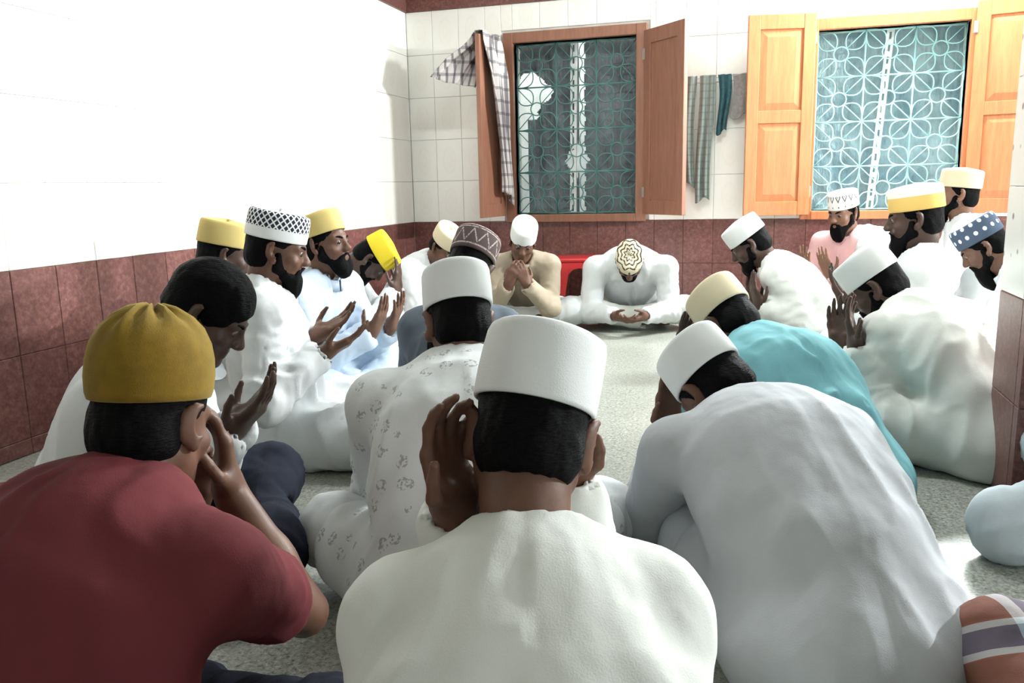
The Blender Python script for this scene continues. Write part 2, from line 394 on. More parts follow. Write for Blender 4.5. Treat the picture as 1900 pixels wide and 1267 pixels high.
# ------------------------------------------------------------------ signed-distance modelling
class Field:
    def __init__(s): s.P = []; s.clip = []
    def cap(s, a, b, ra, rb=None, k=.02, n=None, f=1., op=1):
        s.P.append(('c', np.array(a, float), np.array(b, float), ra, ra if rb is None else rb, n, f, k, op)); return s
    def ell(s, c, r, M=None, k=.02, op=1): s.P.append(('e', np.array(c, float), np.array(r, float), M, k, op)); return s
    def ball(s, c, r, k=.02, op=1): return s.ell(c, (r, r, r), None, k, op)
    def cutball(s, c, r, n, k=.004): s.P.append(('b', np.array(c, float), r, np.array(n, float)/np.linalg.norm(n), k, 1)); return s
    def plane(s, c, n): s.clip.append((np.array(c, float), np.array(n, float)/np.linalg.norm(n))); return s    # removes the side n points to
    @staticmethod
    def bounds(p):
        if p[0] == 'c': r = max(p[3], p[4]); return np.minimum(p[1], p[2])-r, np.maximum(p[1], p[2])+r
        if p[0] == 'e': r = max(p[2]) if p[3] is not None else p[2]; return p[1]-r, p[1]+r
        return p[1]-p[2], p[1]+p[2]
    def mesh(s, h, hc=None, fine=None, zmin=None, smooth=2):
        lo = np.min([s.bounds(p)[0] for p in s.P if p[-1] > 0], 0)-.03; hi = np.max([s.bounds(p)[1] for p in s.P if p[-1] > 0], 0)+.03
        hc = hc or h; ax = []
        for d in range(3):
            x = lo[d]; L = []
            while x < hi[d]:
                L.append(x); x += h if (fine is None or any(a[d] <= x <= b[d] for a, b in fine)) else hc
            L.append(x); ax.append(np.array(L, np.float32))
        X, Y, Z = ax; D = np.full((len(X), len(Y), len(Z)), .3, np.float32)
        for p in s.P:
            k, op = p[-2], p[-1]; a, b = s.bounds(p); m = k+2.2*hc
            i0, i1 = np.searchsorted(X, a[0]-m), np.searchsorted(X, b[0]+m); j0, j1 = np.searchsorted(Y, a[1]-m), np.searchsorted(Y, b[1]+m); k0, k1 = np.searchsorted(Z, a[2]-m), np.searchsorted(Z, b[2]+m)
            if i1 <= i0 or j1 <= j0 or k1 <= k0: continue
            x, y, z = X[i0:i1, None, None], Y[None, j0:j1, None], Z[None, None, k0:k1]
            if p[0] == 'c':
                A, B, ra, rb, n, f = p[1:7]; ba = B-A; l2 = max(ba@ba, 1e-9)
                dx, dy, dz = x-A[0], y-A[1], z-A[2]
                t = np.clip((dx*ba[0]+dy*ba[1]+dz*ba[2])/l2, 0, 1)
                dx, dy, dz = dx-t*ba[0], dy-t*ba[1], dz-t*ba[2]
                q = dx*dx+dy*dy+dz*dz
                if n is not None:
                    w = dx*n[0]+dy*n[1]+dz*n[2]; q = q+w*w*(1/f**2-1); d = np.sqrt(q)-(ra+(rb-ra)*t); d = np.where(d > 0, d*max(f, .75), d*f)
                else: d = np.sqrt(q)-(ra+(rb-ra)*t)
            elif p[0] == 'e':
                c, r, M = p[1:4]; dx, dy, dz = x-c[0], y-c[1], z-c[2]
                if M is not None: e = [(dx*M[0, q]+dy*M[1, q]+dz*M[2, q])/r[q] for q in range(3)]
                else: e = [dx/r[0], dy/r[1], dz/r[2]]
                k0_ = np.sqrt(e[0]**2+e[1]**2+e[2]**2); k1_ = np.sqrt((e[0]/r[0])**2+(e[1]/r[1])**2+(e[2]/r[2])**2)
                d = k0_*(k0_-1)/np.maximum(k1_, 1e-6)
            else:
                c, r, n = p[1:4]; dx, dy, dz = x-c[0], y-c[1], z-c[2]
                d = np.maximum(np.sqrt(dx*dx+dy*dy+dz*dz)-r, dx*n[0]+dy*n[1]+dz*n[2])
            S = D[i0:i1, j0:j1, k0:k1]; k = max(k, 1e-4)
            if op > 0: hh = np.maximum(k-np.abs(S-d), 0)/k; D[i0:i1, j0:j1, k0:k1] = np.minimum(S, d)-hh*hh*k*.25
            else: hh = np.maximum(k-np.abs(S+d), 0)/k; D[i0:i1, j0:j1, k0:k1] = np.maximum(S, -d)+hh*hh*k*.25
        for c, n in s.clip:
            D = np.maximum(D, (X[:, None, None]-c[0])*n[0]+(Y[None, :, None]-c[1])*n[1]+(Z[None, None, :]-c[2])*n[2])
        if zmin is not None: D = np.maximum(D, zmin-Z[None, None, :])
        D[0], D[-1] = .1, .1; D[:, 0], D[:, -1] = .1, .1; D[:, :, 0], D[:, :, -1] = .1, .1
        return nets(D, X, Y, Z, smooth)
def nets(D, X, Y, Z, smooth):
    S = D < 0
    c = np.zeros(tuple(n-1 for n in D.shape), np.int8)
    for a in (0, 1):
        for b in (0, 1):
            for e in (0, 1): c += S[a:a+c.shape[0], b:b+c.shape[1], e:e+c.shape[2]]
    I, J, K = np.nonzero((c > 0) & (c < 8)); ids = np.full(c.shape, -1, np.int32); ids[I, J, K] = np.arange(len(I))
    acc = np.zeros((len(I), 3)); cnt = np.zeros(len(I))
    cor = [(a, b, e) for a in (0, 1) for b in (0, 1) for e in (0, 1)]
    for p in cor:
        for ax in range(3):
            if p[ax]: continue
            q = list(p); q[ax] = 1
            da = D[I+p[0], J+p[1], K+p[2]]; db = D[I+q[0], J+q[1], K+q[2]]; x = (da < 0) != (db < 0)
            t = np.where(x, da/np.where(da == db, 1, da-db), 0)
            pa = [X[I+p[0]], Y[J+p[1]], Z[K+p[2]]]; pb = [X[I+q[0]], Y[J+q[1]], Z[K+q[2]]]
            for d in range(3): acc[:, d] += np.where(x, pa[d]+(pb[d]-pa[d])*t, 0)
            cnt += x
    V = acc/cnt[:, None]; Q = []
    A = S[:-1, 1:-1, 1:-1] != S[1:, 1:-1, 1:-1]; i, j, k = np.nonzero(A); j, k = j+1, k+1
    q = np.stack([ids[i, j-1, k-1], ids[i, j, k-1], ids[i, j, k], ids[i, j-1, k]], 1); fl = S[i, j, k]; Q.append(np.where(fl[:, None], q, q[:, ::-1]))
    A = S[1:-1, :-1, 1:-1] != S[1:-1, 1:, 1:-1]; i, j, k = np.nonzero(A); i, k = i+1, k+1
    q = np.stack([ids[i-1, j, k-1], ids[i-1, j, k], ids[i, j, k], ids[i, j, k-1]], 1); fl = S[i, j, k]; Q.append(np.where(fl[:, None], q, q[:, ::-1]))
    A = S[1:-1, 1:-1, :-1] != S[1:-1, 1:-1, 1:]; i, j, k = np.nonzero(A); i, j = i+1, j+1
    q = np.stack([ids[i-1, j-1, k], ids[i, j-1, k], ids[i, j, k], ids[i-1, j, k]], 1); fl = S[i, j, k]; Q.append(np.where(fl[:, None], q, q[:, ::-1]))
    Q = np.concatenate(Q)
    for it in range(smooth): V = lap(V, Q, .55); V = lap(V, Q, -.35) if it % 2 else V
    return V, Q
def lap(V, Q, w):
    s = np.zeros_like(V); n = np.zeros(len(V))
    for a in range(4):
        p, q = Q[:, a], Q[:, (a+1) % 4]
        for d in range(3): s[:, d] += np.bincount(p, V[q, d], len(V))+np.bincount(q, V[p, d], len(V))
        n += np.bincount(p, minlength=len(V))+np.bincount(q, minlength=len(V))
    return V+w*(s/np.maximum(n, 1)[:, None]-V)
def normals(V, Q):
    f = np.cross(V[Q[:, 2]]-V[Q[:, 0]], V[Q[:, 3]]-V[Q[:, 1]]); n = np.zeros_like(V)
    for a in range(4):
        for d in range(3): n[:, d] += np.bincount(Q[:, a], f[:, d], len(V))
    return n/np.maximum(np.linalg.norm(n, axis=1), 1e-9)[:, None]
def vnoise(P, seed=0):
    P = np.asarray(P)+seed*17.31; i = np.floor(P).astype(np.int64); f = P-i; f = f*f*(3-2*f); out = 0
    for a in (0, 1):
        for b in (0, 1):
            for c in (0, 1):
                h = ((i[:, 0]+a)*73856093 ^ (i[:, 1]+b)*19349663 ^ (i[:, 2]+c)*83492791) & 0xffffff
                h = (h*1103515245+12345) & 0x7fffffff; r = (h % 100003)/100003.
                out = out+r*(f[:, 0] if a else 1-f[:, 0])*(f[:, 1] if b else 1-f[:, 1])*(f[:, 2] if c else 1-f[:, 2])
    return out
def ridge(P, seed): return 1-np.abs(2*vnoise(P, seed)-1)

# ------------------------------------------------------------------ people
def nrm(v): v = np.array(v, float); return v/np.linalg.norm(v)
def rotx(a): c, s = math.cos(a), math.sin(a); return np.array([[1, 0, 0], [0, c, -s], [0, s, c]])
def roty(a): c, s = math.cos(a), math.sin(a); return np.array([[c, 0, s], [0, 1, 0], [-s, 0, c]])
def rotz(a): c, s = math.cos(a), math.sin(a); return np.array([[c, -s, 0], [s, c, 0], [0, 0, 1]])
rad = math.radians
def spine(lean, hp, lift, side, hunch, s, tl=1., nl=.075):
    "joint chain of a seated torso; lean in radians forward"
    d = lambda a: np.array([math.sin(side)*math.cos(a), math.sin(a), math.cos(a)*math.cos(side)])
    P0 = np.array([0, 0, .095*s+lift]); P1 = P0+d(lean*.65)*.17*s*tl; P2 = P1+d(lean*1.0)*.17*s*tl; P3 = P2+d(lean*1.0+hunch)*.145*s*tl
    na = min(.45*(lean+hunch)+.55*hp, rad(88)); P4 = P3+d(na)*nl*s
    return P0, P1, P2, P3, P4
def fold_disp(V, Nn, joints, seed, amp):
    "cloth folds: drape on the trunk, rings on the sleeves, rays over the lap"
    S, E, Wr = joints['S'], joints['E'], joints['W']
    out = np.zeros(len(V)); wsum = np.zeros(len(V))
    for a in range(2):
        for (A, B, rr, am) in ((S[a], E[a], .10, .0055), (E[a], Wr[a], .085, .006)):
            ba = B-A; L = np.linalg.norm(ba); t = np.clip((V-A)@ba/(L*L), 0, 1); p = V-A-t[:, None]*ba
            w = np.exp(-(np.linalg.norm(p, axis=1)/rr)**4)
            ang = np.arctan2(p@nrm(np.cross(ba, (.3, .2, .9))), p@nrm(np.cross(ba, (.9, .1, -.3))))
            q = np.stack([t*L*30+1.1*np.sin(ang+seed), np.cos(ang)*1.1, np.sin(ang)*1.1], 1)
            e = np.exp(-((t*L-(L if rr > .09 else 0))/.13)**2)
            if rr < .09: w = w*np.clip((L-t*L-.035)/.05, .0, 1)
            out += w*am*(.55+.9*e)*(ridge(q, seed+a)-.5)*2; wsum += w
    T = np.clip(1-wsum, 0, 1)
    g = np.stack([V[:, 0]*15+V[:, 2]*4*np.sign(V[:, 0]+.001), V[:, 1]*9, V[:, 2]*3.2+V[:, 1]*3], 1)
    g = g+.7*np.stack([vnoise(g*.8, seed+5), vnoise(g*.8, seed+6), vnoise(g*.8, seed+7)], 1)
    low = np.exp(-((V[:, 2]-.28)/.16)**2)
    out += T*(.0045+.0065*low)*(ridge(g, seed+9)**1.5-.4)*2
    if 'N' in joints:
        n_, ax_ = joints['N'], joints['ax']; p = V-n_; r_ = np.linalg.norm(p-(p@ax_)[:, None]*ax_, axis=1); b_ = nrm(np.cross(ax_, (1., 0, 0)))
        an = np.arctan2(p[:, 0], p@b_); out += .0042*np.exp(-np.maximum(r_-.06, 0)/.10)*np.exp(-np.abs(p@ax_)/.22)*(ridge(np.stack([an*4.2, r_*3, np.zeros_like(r_)], 1), seed+21)-.5)*2
    g2 = np.stack([V[:, 0]*34, V[:, 1]*30, V[:, 2]*12], 1); out += .0016*(vnoise(g2, seed+11)-.5)*2
    return V+Nn*(out*amp)[:, None]

def hand(fd, w, d, n, side, curl, spread=.0, thumb=.4, s=1.):
    "palm, four unequal bent fingers and a thumb from the side of the palm; d = wrist to fingers, n = palm normal"
    d = nrm(d); n = nrm(np.array(n)-d*(np.array(n)@d)); t = np.cross(d, n)*side          # t points to the thumb side
    B = lambda a, b, c: w+(d*a+t*b+n*c)*s
    fd.cap(B(-.045, 0, 0), B(.02, 0, 0), .027*s, .029*s, .02, n, .78)
    for q, (b, l) in enumerate(((.031, .088), (.011, .092), (-.010, .088), (-.029, .080))):
        fd.cap(B(.015, b*.75, 0), B(l, b, -.002), .0155*s, .0125*s, .014)
    fd.ell(B(.03, .024, .012), (.017*s,)*3, None, .014); fd.ell(B(.04, -.024, .009), (.014*s,)*3, None, .014)
    LEN = ((.042, .026, .020), (.046, .029, .021), (.043, .027, .021), (.034, .021, .018))
    for q, (b, l) in enumerate(((.031, .088), (.011, .093), (-.010, .089), (-.029, .080))):
        p = B(l, b, -.001); a = 0; sp_ = (1.5-q)*(.05+spread)
        for i, L in enumerate(LEN[q]):
            a += curl*(.7, 1., .7)[i]*(1+.12*q)
            v = nrm((d*math.cos(sp_)+t*math.sin(sp_))*math.cos(a)+n*math.sin(a)); p2 = p+v*L*s
            fd.cap(p, p2, (.0092, .0085, .0078)[i]*s, (.0085, .0078, .0066)[i]*s, .0035 if i else .008); p = p2
    p = B(.012, .026, .006)
    for i, (L, v) in enumerate(((.040, (.55, .75, .35)), (.033, (.85, .45*(1-thumb), .30+.4*thumb)), (.026, (.9, .25-.5*thumb, .25+.3*thumb)))):
        v = nrm(d*v[0]+t*v[1]+n*v[2]); p2 = p+v*L*s; fd.cap(p, p2, (.0145, .0108, .0096)[i]*s, (.0108, .0098, .0075)[i]*s, (.012, .004, .004)[i]); p = p2

def head(fd, H, M, s, nk, full=True):
    B = lambda x, y, z: H+M@(np.array([x, y, z])*s)
    e = lambda c, r, k=.02, op=1, R=None: fd.ell(B(*c), np.array(r)*s, M if R is None else M@R, k, op)
    c = lambda a, b, ra, rb=None, k=.012: fd.cap(B(*a), B(*b), ra*s, (ra if rb is None else rb)*s, k)
    c((0, -.022, -.05), (0, -.030, -.09), .054, .052, .03)
    fd.cap(B(0, -.026, -.06), nk, .053*s, .058*s, .03)
    e((0, -.012, .035), (.074, .094, .085)); e((0, .030, -.030), (.060, .064, .088), .03)
    for x in (-1, 1):
        c((x*.050, .0, -.055), (x*.022, .066, -.098), .019, .018, .025)
        c((x*.010, .084, .017), (x*.044, .068, .016), .011, .010, .014)          # brow
        e((x*.044, .060, -.033), (.022, .020, .018), .02)                        # cheek
        e((x*.031, .101, -.003), (.017, .016, .012), .012, -1)                   # socket
        fd.cutball(B(x*.031, .0775, -.001), .0148*s, M@np.array((0, .62, -.78)))        # upper lid, lowered
        fd.cutball(B(x*.031, .0775, -.002), .0140*s, M@np.array((0, .35, .94)))
        R = roty(x*.18)@rotz(-x*.52)
        e((x*.083, -.013, -.008), (.009, .025, .037), .006, 1, R); e((x*.090, -.004, -.004), (.007, .013, .023), .006, -1, R)
        e((x*.081, -.002, -.040), (.008, .011, .012), .006)
        e((x*.012, .102, -.035), (.010, .011, .009), .008)
    c((0, .086, .008), (0, .110, -.030), .0085, .0125, .012); e((0, .078, -.100), (.022, .018, .018), .02)
    c((-.017, .089, -.061), (.017, .089, -.061), .0072, None, .008); c((-.014, .089, -.073), (.014, .089, -.073), .0078, None, .008)
    e((0, .106, -.0672), (.024, .012, .0022), .003, -1)
def hair_field(H, M, s, low=-.085, thick=.006, front=.03):
    fd = Field(); B = lambda x, y, z: H+M@(np.array([x, y, z])*s)
    fd.ell(B(0, -.013, .034), np.array((.074+thick*.6, .094+thick, .086+thick))*s, M, .02); fd.ell(B(0, -.042, -.028), np.array((.072+thick*.4, .064+thick*.6, .068))*s, M, .02)
    fd.plane(B(0, front*.82, -front*.57), M@np.array((0, .82, -.57))); fd.plane(B(0, -.03, low), M@np.array((0, -.15, -1)))
    for x in (-1, 1): fd.ell(B(x*.085, -.004, -.03), np.array((.02, .026, .045))*s, M, .008, -1)
    return fd
def beard_field(H, M, s, L=1.):
    fd = Field(); B = lambda x, y, z: H+M@(np.array([x, y, z])*s)
    c = lambda a, b, ra, rb, k=.02: fd.cap(B(*a), B(*b), ra*s, rb*s, k)
    for x in (-1, 1):
        c((x*.062, .012, -.018), (x*.058, .012, -.058), .014, .018); c((x*.056, .012, -.060), (x*.024, .066, -.100), .021, .026)
        c((x*.004, .100, -.052), (x*.026, .088, -.064), .0068, .006, .006); c((x*.026, .088, -.064), (x*.028, .078, -.09), .007, .012, .012)
    fd.ell(B(0, .072, -.108-.022*L), np.array((.042, .034, .030+.026*L))*s, M, .03)
    if L > .9: fd.ell(B(0, .066, -.125-.035*L), np.array((.034, .028, .045*L))*s, M, .03)
    fd.ell(B(0, .108, -.067), np.array((.018, .014, .0085))*s, M, .004, -1)
    return fd

CRX, CRY = .0865, .1075
def cap_mesh(kind):
    seg = 56; Hh = {'dome': .118, 'low': .096, 'round': .100}.get(kind, .105)
    if kind == 'dome': prof = [(.93, .0), (.985, .002), (1.02, .012), (1.045, .038), (1.03, .066), (.965, .092), (.85, .114), (.66, .131), (.42, .143), (.18, .148), (.06, .144), (0., .142)]
    else:
        prof = [(.94, .0), (.985, .001), (1., .006), (1.005, Hh*.4), (.995, Hh*.72), (.985, Hh*.88), (.955, Hh*.965), (.90, Hh), (.72, Hh*1.03), (.45, Hh*1.05), (.2, Hh*1.06), (0., Hh*1.06)]
    V, uv = [], []; L = 0; vs = []
    for i, (r, z) in enumerate(prof):
        if i: L += math.hypot((r-prof[i-1][0])*.09, z-prof[i-1][1])
        vs.append(L)
        for k in range(seg):
            a = 2*math.pi*k/seg; rr = r; zz = z
            if kind == 'dome' and i > 4: f = min(1, (i-4)/4); rr *= 1+.055*f*math.sin(a*9+math.sin(a*3)); zz += .008*f*math.sin(a*11+1.3*math.sin(a*2)) if i < 11 else 0
            elif i > 6: zz += .004*math.sin(a*2+.5)*(1-r)*2
            if kind != 'dome' and 2 < i < 7: rr *= 1+.008*math.sin(a*3+i*.4)
            V.append((CRX*rr*math.sin(a), CRY*rr*math.cos(a), zz))
    q, U = [], []
    for i in range(len(prof)-1):
        for k in range(seg):
            k2 = (k+1) % seg; q.append((i*seg+k, i*seg+k2, (i+1)*seg+k2, (i+1)*seg+k)[::-1])
            U += [(k/seg, vs[i]*10), ((k+1)/seg, vs[i]*10), ((k+1)/seg, vs[i+1]*10), (k/seg, vs[i+1]*10)][::-1]
    # inner lining, so that the cap reads as hollow from below
    n0 = len(V)
    for j, (r, z) in enumerate(((.92, .004), (.91, .03), (.5, .05))):
        for k in range(seg): a = 2*math.pi*k/seg; V.append((CRX*r*math.sin(a), CRY*r*math.cos(a), z))
    for j in range(3):
        for k in range(seg):
            k2 = (k+1) % seg; a0 = 0 if j == 0 else n0+(j-1)*seg; b0 = n0+j*seg
            q.append((a0+k, a0+k2, b0+k2, b0+k)); U += [(0, 0)]*4
    return np_mesh('prayer_cap', V, q, U)
CAPM = {}
def capmat(kind, c1, c2=None):
    key = 'cap_%s_%s' % (kind, '_'.join('%.2f' % c for c in c1))
    if key in MATS: return MATS[key]
    m, nt, bs = nodes(key); t = nt.nodes.new('ShaderNodeTexCoord'); s = N(nt, 'ShaderNodeSeparateXYZ'); nt.links.new(t.outputs['UV'], s.inputs[0])
    u, v = s.outputs[0], s.outputs[1]; bs.inputs['Roughness'].default_value = .85; bs.inputs['Specular IOR Level'].default_value = .15
    ob = coords(nt); h = noise(nt, ob, 500, 1); col = None
    def tri(x): return math_(nt, 'PINGPONG', x, .5)
    def band(lo, hi): return math_(nt, 'MULTIPLY', math_(nt, 'GREATER_THAN', v, lo), math_(nt, 'LESS_THAN', v, hi))
    if kind == 'plain': col = ramp(nt, noise(nt, ob, 12), [(.3, tuple(c*.95 for c in c1)), (.7, c1)])
    elif kind == 'weave':
        w = math_(nt, 'MULTIPLY', math_(nt, 'SINE', math_(nt, 'MULTIPLY', u, 900)), math_(nt, 'SINE', math_(nt, 'MULTIPLY', v, 260)))
        col = mix(nt, math_(nt, 'GREATER_THAN', w, .15), c1, tuple(c*.72 for c in c1)); h = w
    elif kind == 'velvet':
        col = ramp(nt, noise(nt, ob, 30, 4), [(.3, tuple(c*.8 for c in c1)), (.7, tuple(c*1.15 for c in c1))]); bs.inputs['Sheen Weight'].default_value = .35; bs.inputs['Sheen Tint'].default_value = (.9, .75, .3, 1)
    elif kind == 'toplit': col = mix(nt, math_(nt, 'GREATER_THAN', v, .62), c1, c2)  # yellow cap; light on its top is painted as a whitish colour
    elif kind == 'diamond':
        a = tri(math_(nt, 'MULTIPLY', u, 30)); b = tri(math_(nt, 'MULTIPLY', v, 3.9))
        b2 = math_(nt, 'LESS_THAN', math_(nt, 'ADD', a, b), .36)
        a3 = tri(math_(nt, 'ADD', math_(nt, 'MULTIPLY', u, 30), .5)); b3 = tri(math_(nt, 'ADD', math_(nt, 'MULTIPLY', v, 3.9), .5))
        b4 = math_(nt, 'LESS_THAN', math_(nt, 'ADD', a3, b3), .36)
        k = math_(nt, 'MULTIPLY', math_(nt, 'MAXIMUM', b2, b4), band(.42, 1.12)); col = mix(nt, k, c1, c2)
    elif kind == 'motif':
        a = tri(math_(nt, 'MULTIPLY', u, 15)); b = tri(math_(nt, 'ADD', math_(nt, 'MULTIPLY', v, 1.1), .05))
        r = math_(nt, 'ADD', a, b); k = math_(nt, 'MULTIPLY', math_(nt, 'LESS_THAN', math_(nt, 'PINGPONG', r, .16), .08), math_(nt, 'LESS_THAN', r, .46)); k = math_(nt, 'MULTIPLY', k, band(.2, .95)); col = mix(nt, k, c1, c2)
    elif kind == 'triangle':
        a = tri(math_(nt, 'MULTIPLY', u, 11)); k = math_(nt, 'LESS_THAN', math_(nt, 'ABSOLUTE', math_(nt, 'SUBTRACT', math_(nt, 'MULTIPLY', a, 1.0), math_(nt, 'SUBTRACT', v, .28))), .055)
        k = math_(nt, 'MULTIPLY', k, band(.26, .80)); st = math_(nt, 'ADD', band(.16, .22), math_(nt, 'ADD', band(.84, .88), band(.94, .97)))
        k = math_(nt, 'MINIMUM', math_(nt, 'ADD', k, st), 1.); k = math_(nt, 'MULTIPLY', k, math_(nt, 'GREATER_THAN', noise(nt, ob, 160, 2), .42)); col = mix(nt, k, c1, c2)
    elif kind == 'dots':
        a = tri(math_(nt, 'MULTIPLY', u, 16)); b = tri(math_(nt, 'MULTIPLY', v, 2.2)); r = math_(nt, 'ADD', math_(nt, 'MULTIPLY', a, a), math_(nt, 'MULTIPLY', b, b))
        k = math_(nt, 'MULTIPLY', math_(nt, 'LESS_THAN', r, .05), band(.1, 1.0)); col = mix(nt, k, c1, c2); col = mix(nt, math_(nt, 'GREATER_THAN', v, 1.12), col, (.82, .84, .86))
    elif kind == 'rosette':                      # embroidered flower on the crown
        x = N(nt, 'ShaderNodeSeparateXYZ'); nt.links.new(ob, x.inputs[0])
        X_, Y_ = math_(nt, 'DIVIDE', x.outputs[0], CRX), math_(nt, 'DIVIDE', x.outputs[1], CRY)
        r = math_(nt, 'SQRT', math_(nt, 'ADD', math_(nt, 'MULTIPLY', X_, X_), math_(nt, 'MULTIPLY', Y_, Y_)))
        f = math_(nt, 'COSINE', math_(nt, 'MULTIPLY', u, 8*2*math.pi))
        k1 = math_(nt, 'GREATER_THAN', math_(nt, 'SINE', math_(nt, 'ADD', math_(nt, 'MULTIPLY', r, 24), math_(nt, 'MULTIPLY', f, 1.6))), .35)
        k1 = math_(nt, 'MULTIPLY', k1, math_(nt, 'GREATER_THAN', noise(nt, ob, 150, 2), .40)); col = mix(nt, k1, c1, c2)
    nt.links.new(col, bs.inputs['Base Color']); bump(nt, bs, h, .25, .002); MATS[key] = m; return m

# ---- limb defaults (right side, x mirrored for the left); relative to neck base N or head centre H
LEGS = {'cross': ((.32, .29, .125), (-.07, .35, .075), (-.19, .33, .05)),
        'kneel': ((.14, .40, .085), (.11, -.04, .06), (.09, -.17, .035)),
        'narrow': ((.25, .33, .125), (-.05, .36, .075), (-.17, .34, .05))}
HANDS = {'dua': ('N', (.075, .27, -.20), (-.12, .50, .85), (-.10, -.8, .5), .16),
         'high': ('N', (.070, .25, -.09), (-.18, .20, .95), (-.15, -.95, .15), .18),
         'face': ('H', (.062, .150, -.135), (-.10, -.05, 1.), (-.25, -.95, .0), .14),
         'chest': ('N', (.055, .22, -.13), (-.35, .15, .9), (-.45, -.8, .3), .5),
         'lap': ('N', (.085, .20, -.30), (-.75, .55, -.2), (-.35, -.35, .85), .45),
         'knee': ('N', (.20, .25, -.38), (.1, .9, -.35), (0, -.3, -.9), .12)}
PCOUNT = [0]
EYEB = []
def eye_mesh():
    if EYEB: return EYEB[0]
    bm = bmesh.new(); bmesh.ops.create_uvsphere(bm, u_segments=16, v_segments=10, radius=.0128, matrix=Matrix.Rotation(-math.pi/2, 4, 'X'))
    me = bm_mesh('eye', bm, True); me.materials.append(plain('eye_white', (.17, .15, .135), .4)); me.materials.append(plain('eye_dark', (.025, .014, .01), .15))
    for p in me.polygons: p.material_index = 1 if p.center.y > .0080 else 0
    EYEB.append(me); return me
def person(label, px, hdg, hp=20, hy=0, hr=0, hunch=12, side=0, lift=0., s=1., legs='cross', hands='dua', hL=None, hR=None, top=None, bottom=None, skn=None,
           cap=None, capk='std', capt=0., capr=0., hair=True, hairk={}, hairc=None, beard=None, sleeve='long', res=1., bulk=1., elbow=(.35, -.12, -.95), collar=True, amp=1., group='men seated in the prayer circle', lapcover=True, shawl=None, foot=True, brow=True, shoulder=.172, legover=None, lean=None, extra=None, apron=None, tl=1., nl=.075, anchor=None):
    hs = s*.95
    PCOUNT[0] += 1; seed = PCOUNT[0]*3
    Hw = at(*px) if len(px) == 3 and px[0] > 20 else np.array(px)
    hp_, hu, sd = rad(hp), rad(hunch), rad(side)
    M = rotz(-rad(hy))@rotx(-hp_)@roty(rad(hr))
    def HC(ln): J = spine(ln, hp_, lift, sd, hu, s, tl, nl); return J, J[4]+M@np.array([0, .025, .085])*hs
    if lean is None:
        lo, hi = rad(-8), rad(80)
        for _ in range(40):
            mid = (lo+hi)/2
            if HC(mid)[1][2] > Hw[2]: lo = mid
            else: hi = mid
        lean_ = (lo+hi)/2
    else: lean_ = rad(lean)
    J, H = HC(lean_)
    P0, P1, P2, P3, P4 = J
    th = rad(hdg); Rw = rotz(-th); org = Hw-Rw@H; org[2] = 0
    if abs((Rw@H)[2]-Hw[2]) > .02: print('PERSON', label[:30], 'head z off by %.3f' % ((Rw@H)[2]-Hw[2]), 'lean', round(math.degrees(lean_)))
    if anchor is not None:
        kl = LEGS[legs][0]; sg_ = anchor[0]; org = np.array([anchor[1][0], anchor[1][1], 0])-Rw@(np.array(kl)*np.array([sg_, 1, 0])*s); org[2] = 0
    toloc = lambda w: Rw.T@(np.asarray(w)-org)
    # trunk frame
    ca = lean_+hu*.5; fwd = np.array([0, math.cos(ca), -math.sin(ca)]); upv = nrm(P3-P2)
    S, E, Wr, HD = [], [], [], []
    for sg, hk in ((-1, hL or hands), (1, hR or hands)):
        spec = HANDS[hk] if isinstance(hk, str) else hk
        ref, w, d, n, curl = spec[:5]
        mir = np.array([sg, 1, 1])
        if ref == 'pix': wp = toloc(at(*w)); d = np.array(d); n = np.array(n)              # d, n given in the person's own frame
        else: wp = (H if ref == 'H' else P3)+np.array(w)*mir*s; d = np.array(d)*mir; n = np.array(n)*mir
        sh = P3+np.array([sg*shoulder*bulk**.5*s, 0, 0])-upv*.05*s+fwd*.015*s
        L1, L2 = .275*s, .245*s; v = wp-sh; dist = np.linalg.norm(v)
        if dist > (L1+L2)*.985: wp = sh+v/dist*(L1+L2)*.985; v = wp-sh; dist = np.linalg.norm(v)
        a = (L1*L1-L2*L2+dist*dist)/(2*dist); hgt = math.sqrt(max(L1*L1-a*a, 1e-6)); ax = v/dist
        pl = np.array(spec[5] if len(spec) > 5 else elbow, float)*mir; pl = nrm(pl-ax*(pl@ax)); el = sh+ax*a+pl*hgt
        if el[2] < .07: el[2] = .07
        S.append(sh); E.append(el); Wr.append(wp); HD.append((wp, d, n, sg, curl))
    lg = legover or LEGS[legs]; HP, K, A, T = [], [], [], []
    for sg in (-1, 1):
        m_ = np.array([sg, 1, 1]); HP.append(P0+np.array([sg*.09, .0, -.005])*s)
        l_ = lg[0 if sg < 0 else 1] if isinstance(lg[0][0], (tuple, list)) else lg
        K.append(np.array(l_[0])*m_*s); A.append(np.array(l_[1])*m_*s); T.append(np.array(l_[2])*m_*s)
    # ---- body: one continuous skin
    fd = Field()
    fd.cap(P0, P1, .125*s, .12*s, .04, fwd, .68).cap(P1, P2, .12*s, .135*s, .04, fwd, .66).cap(P2, P3-upv*.04, .135*s, .085*s, .04, fwd, .62)
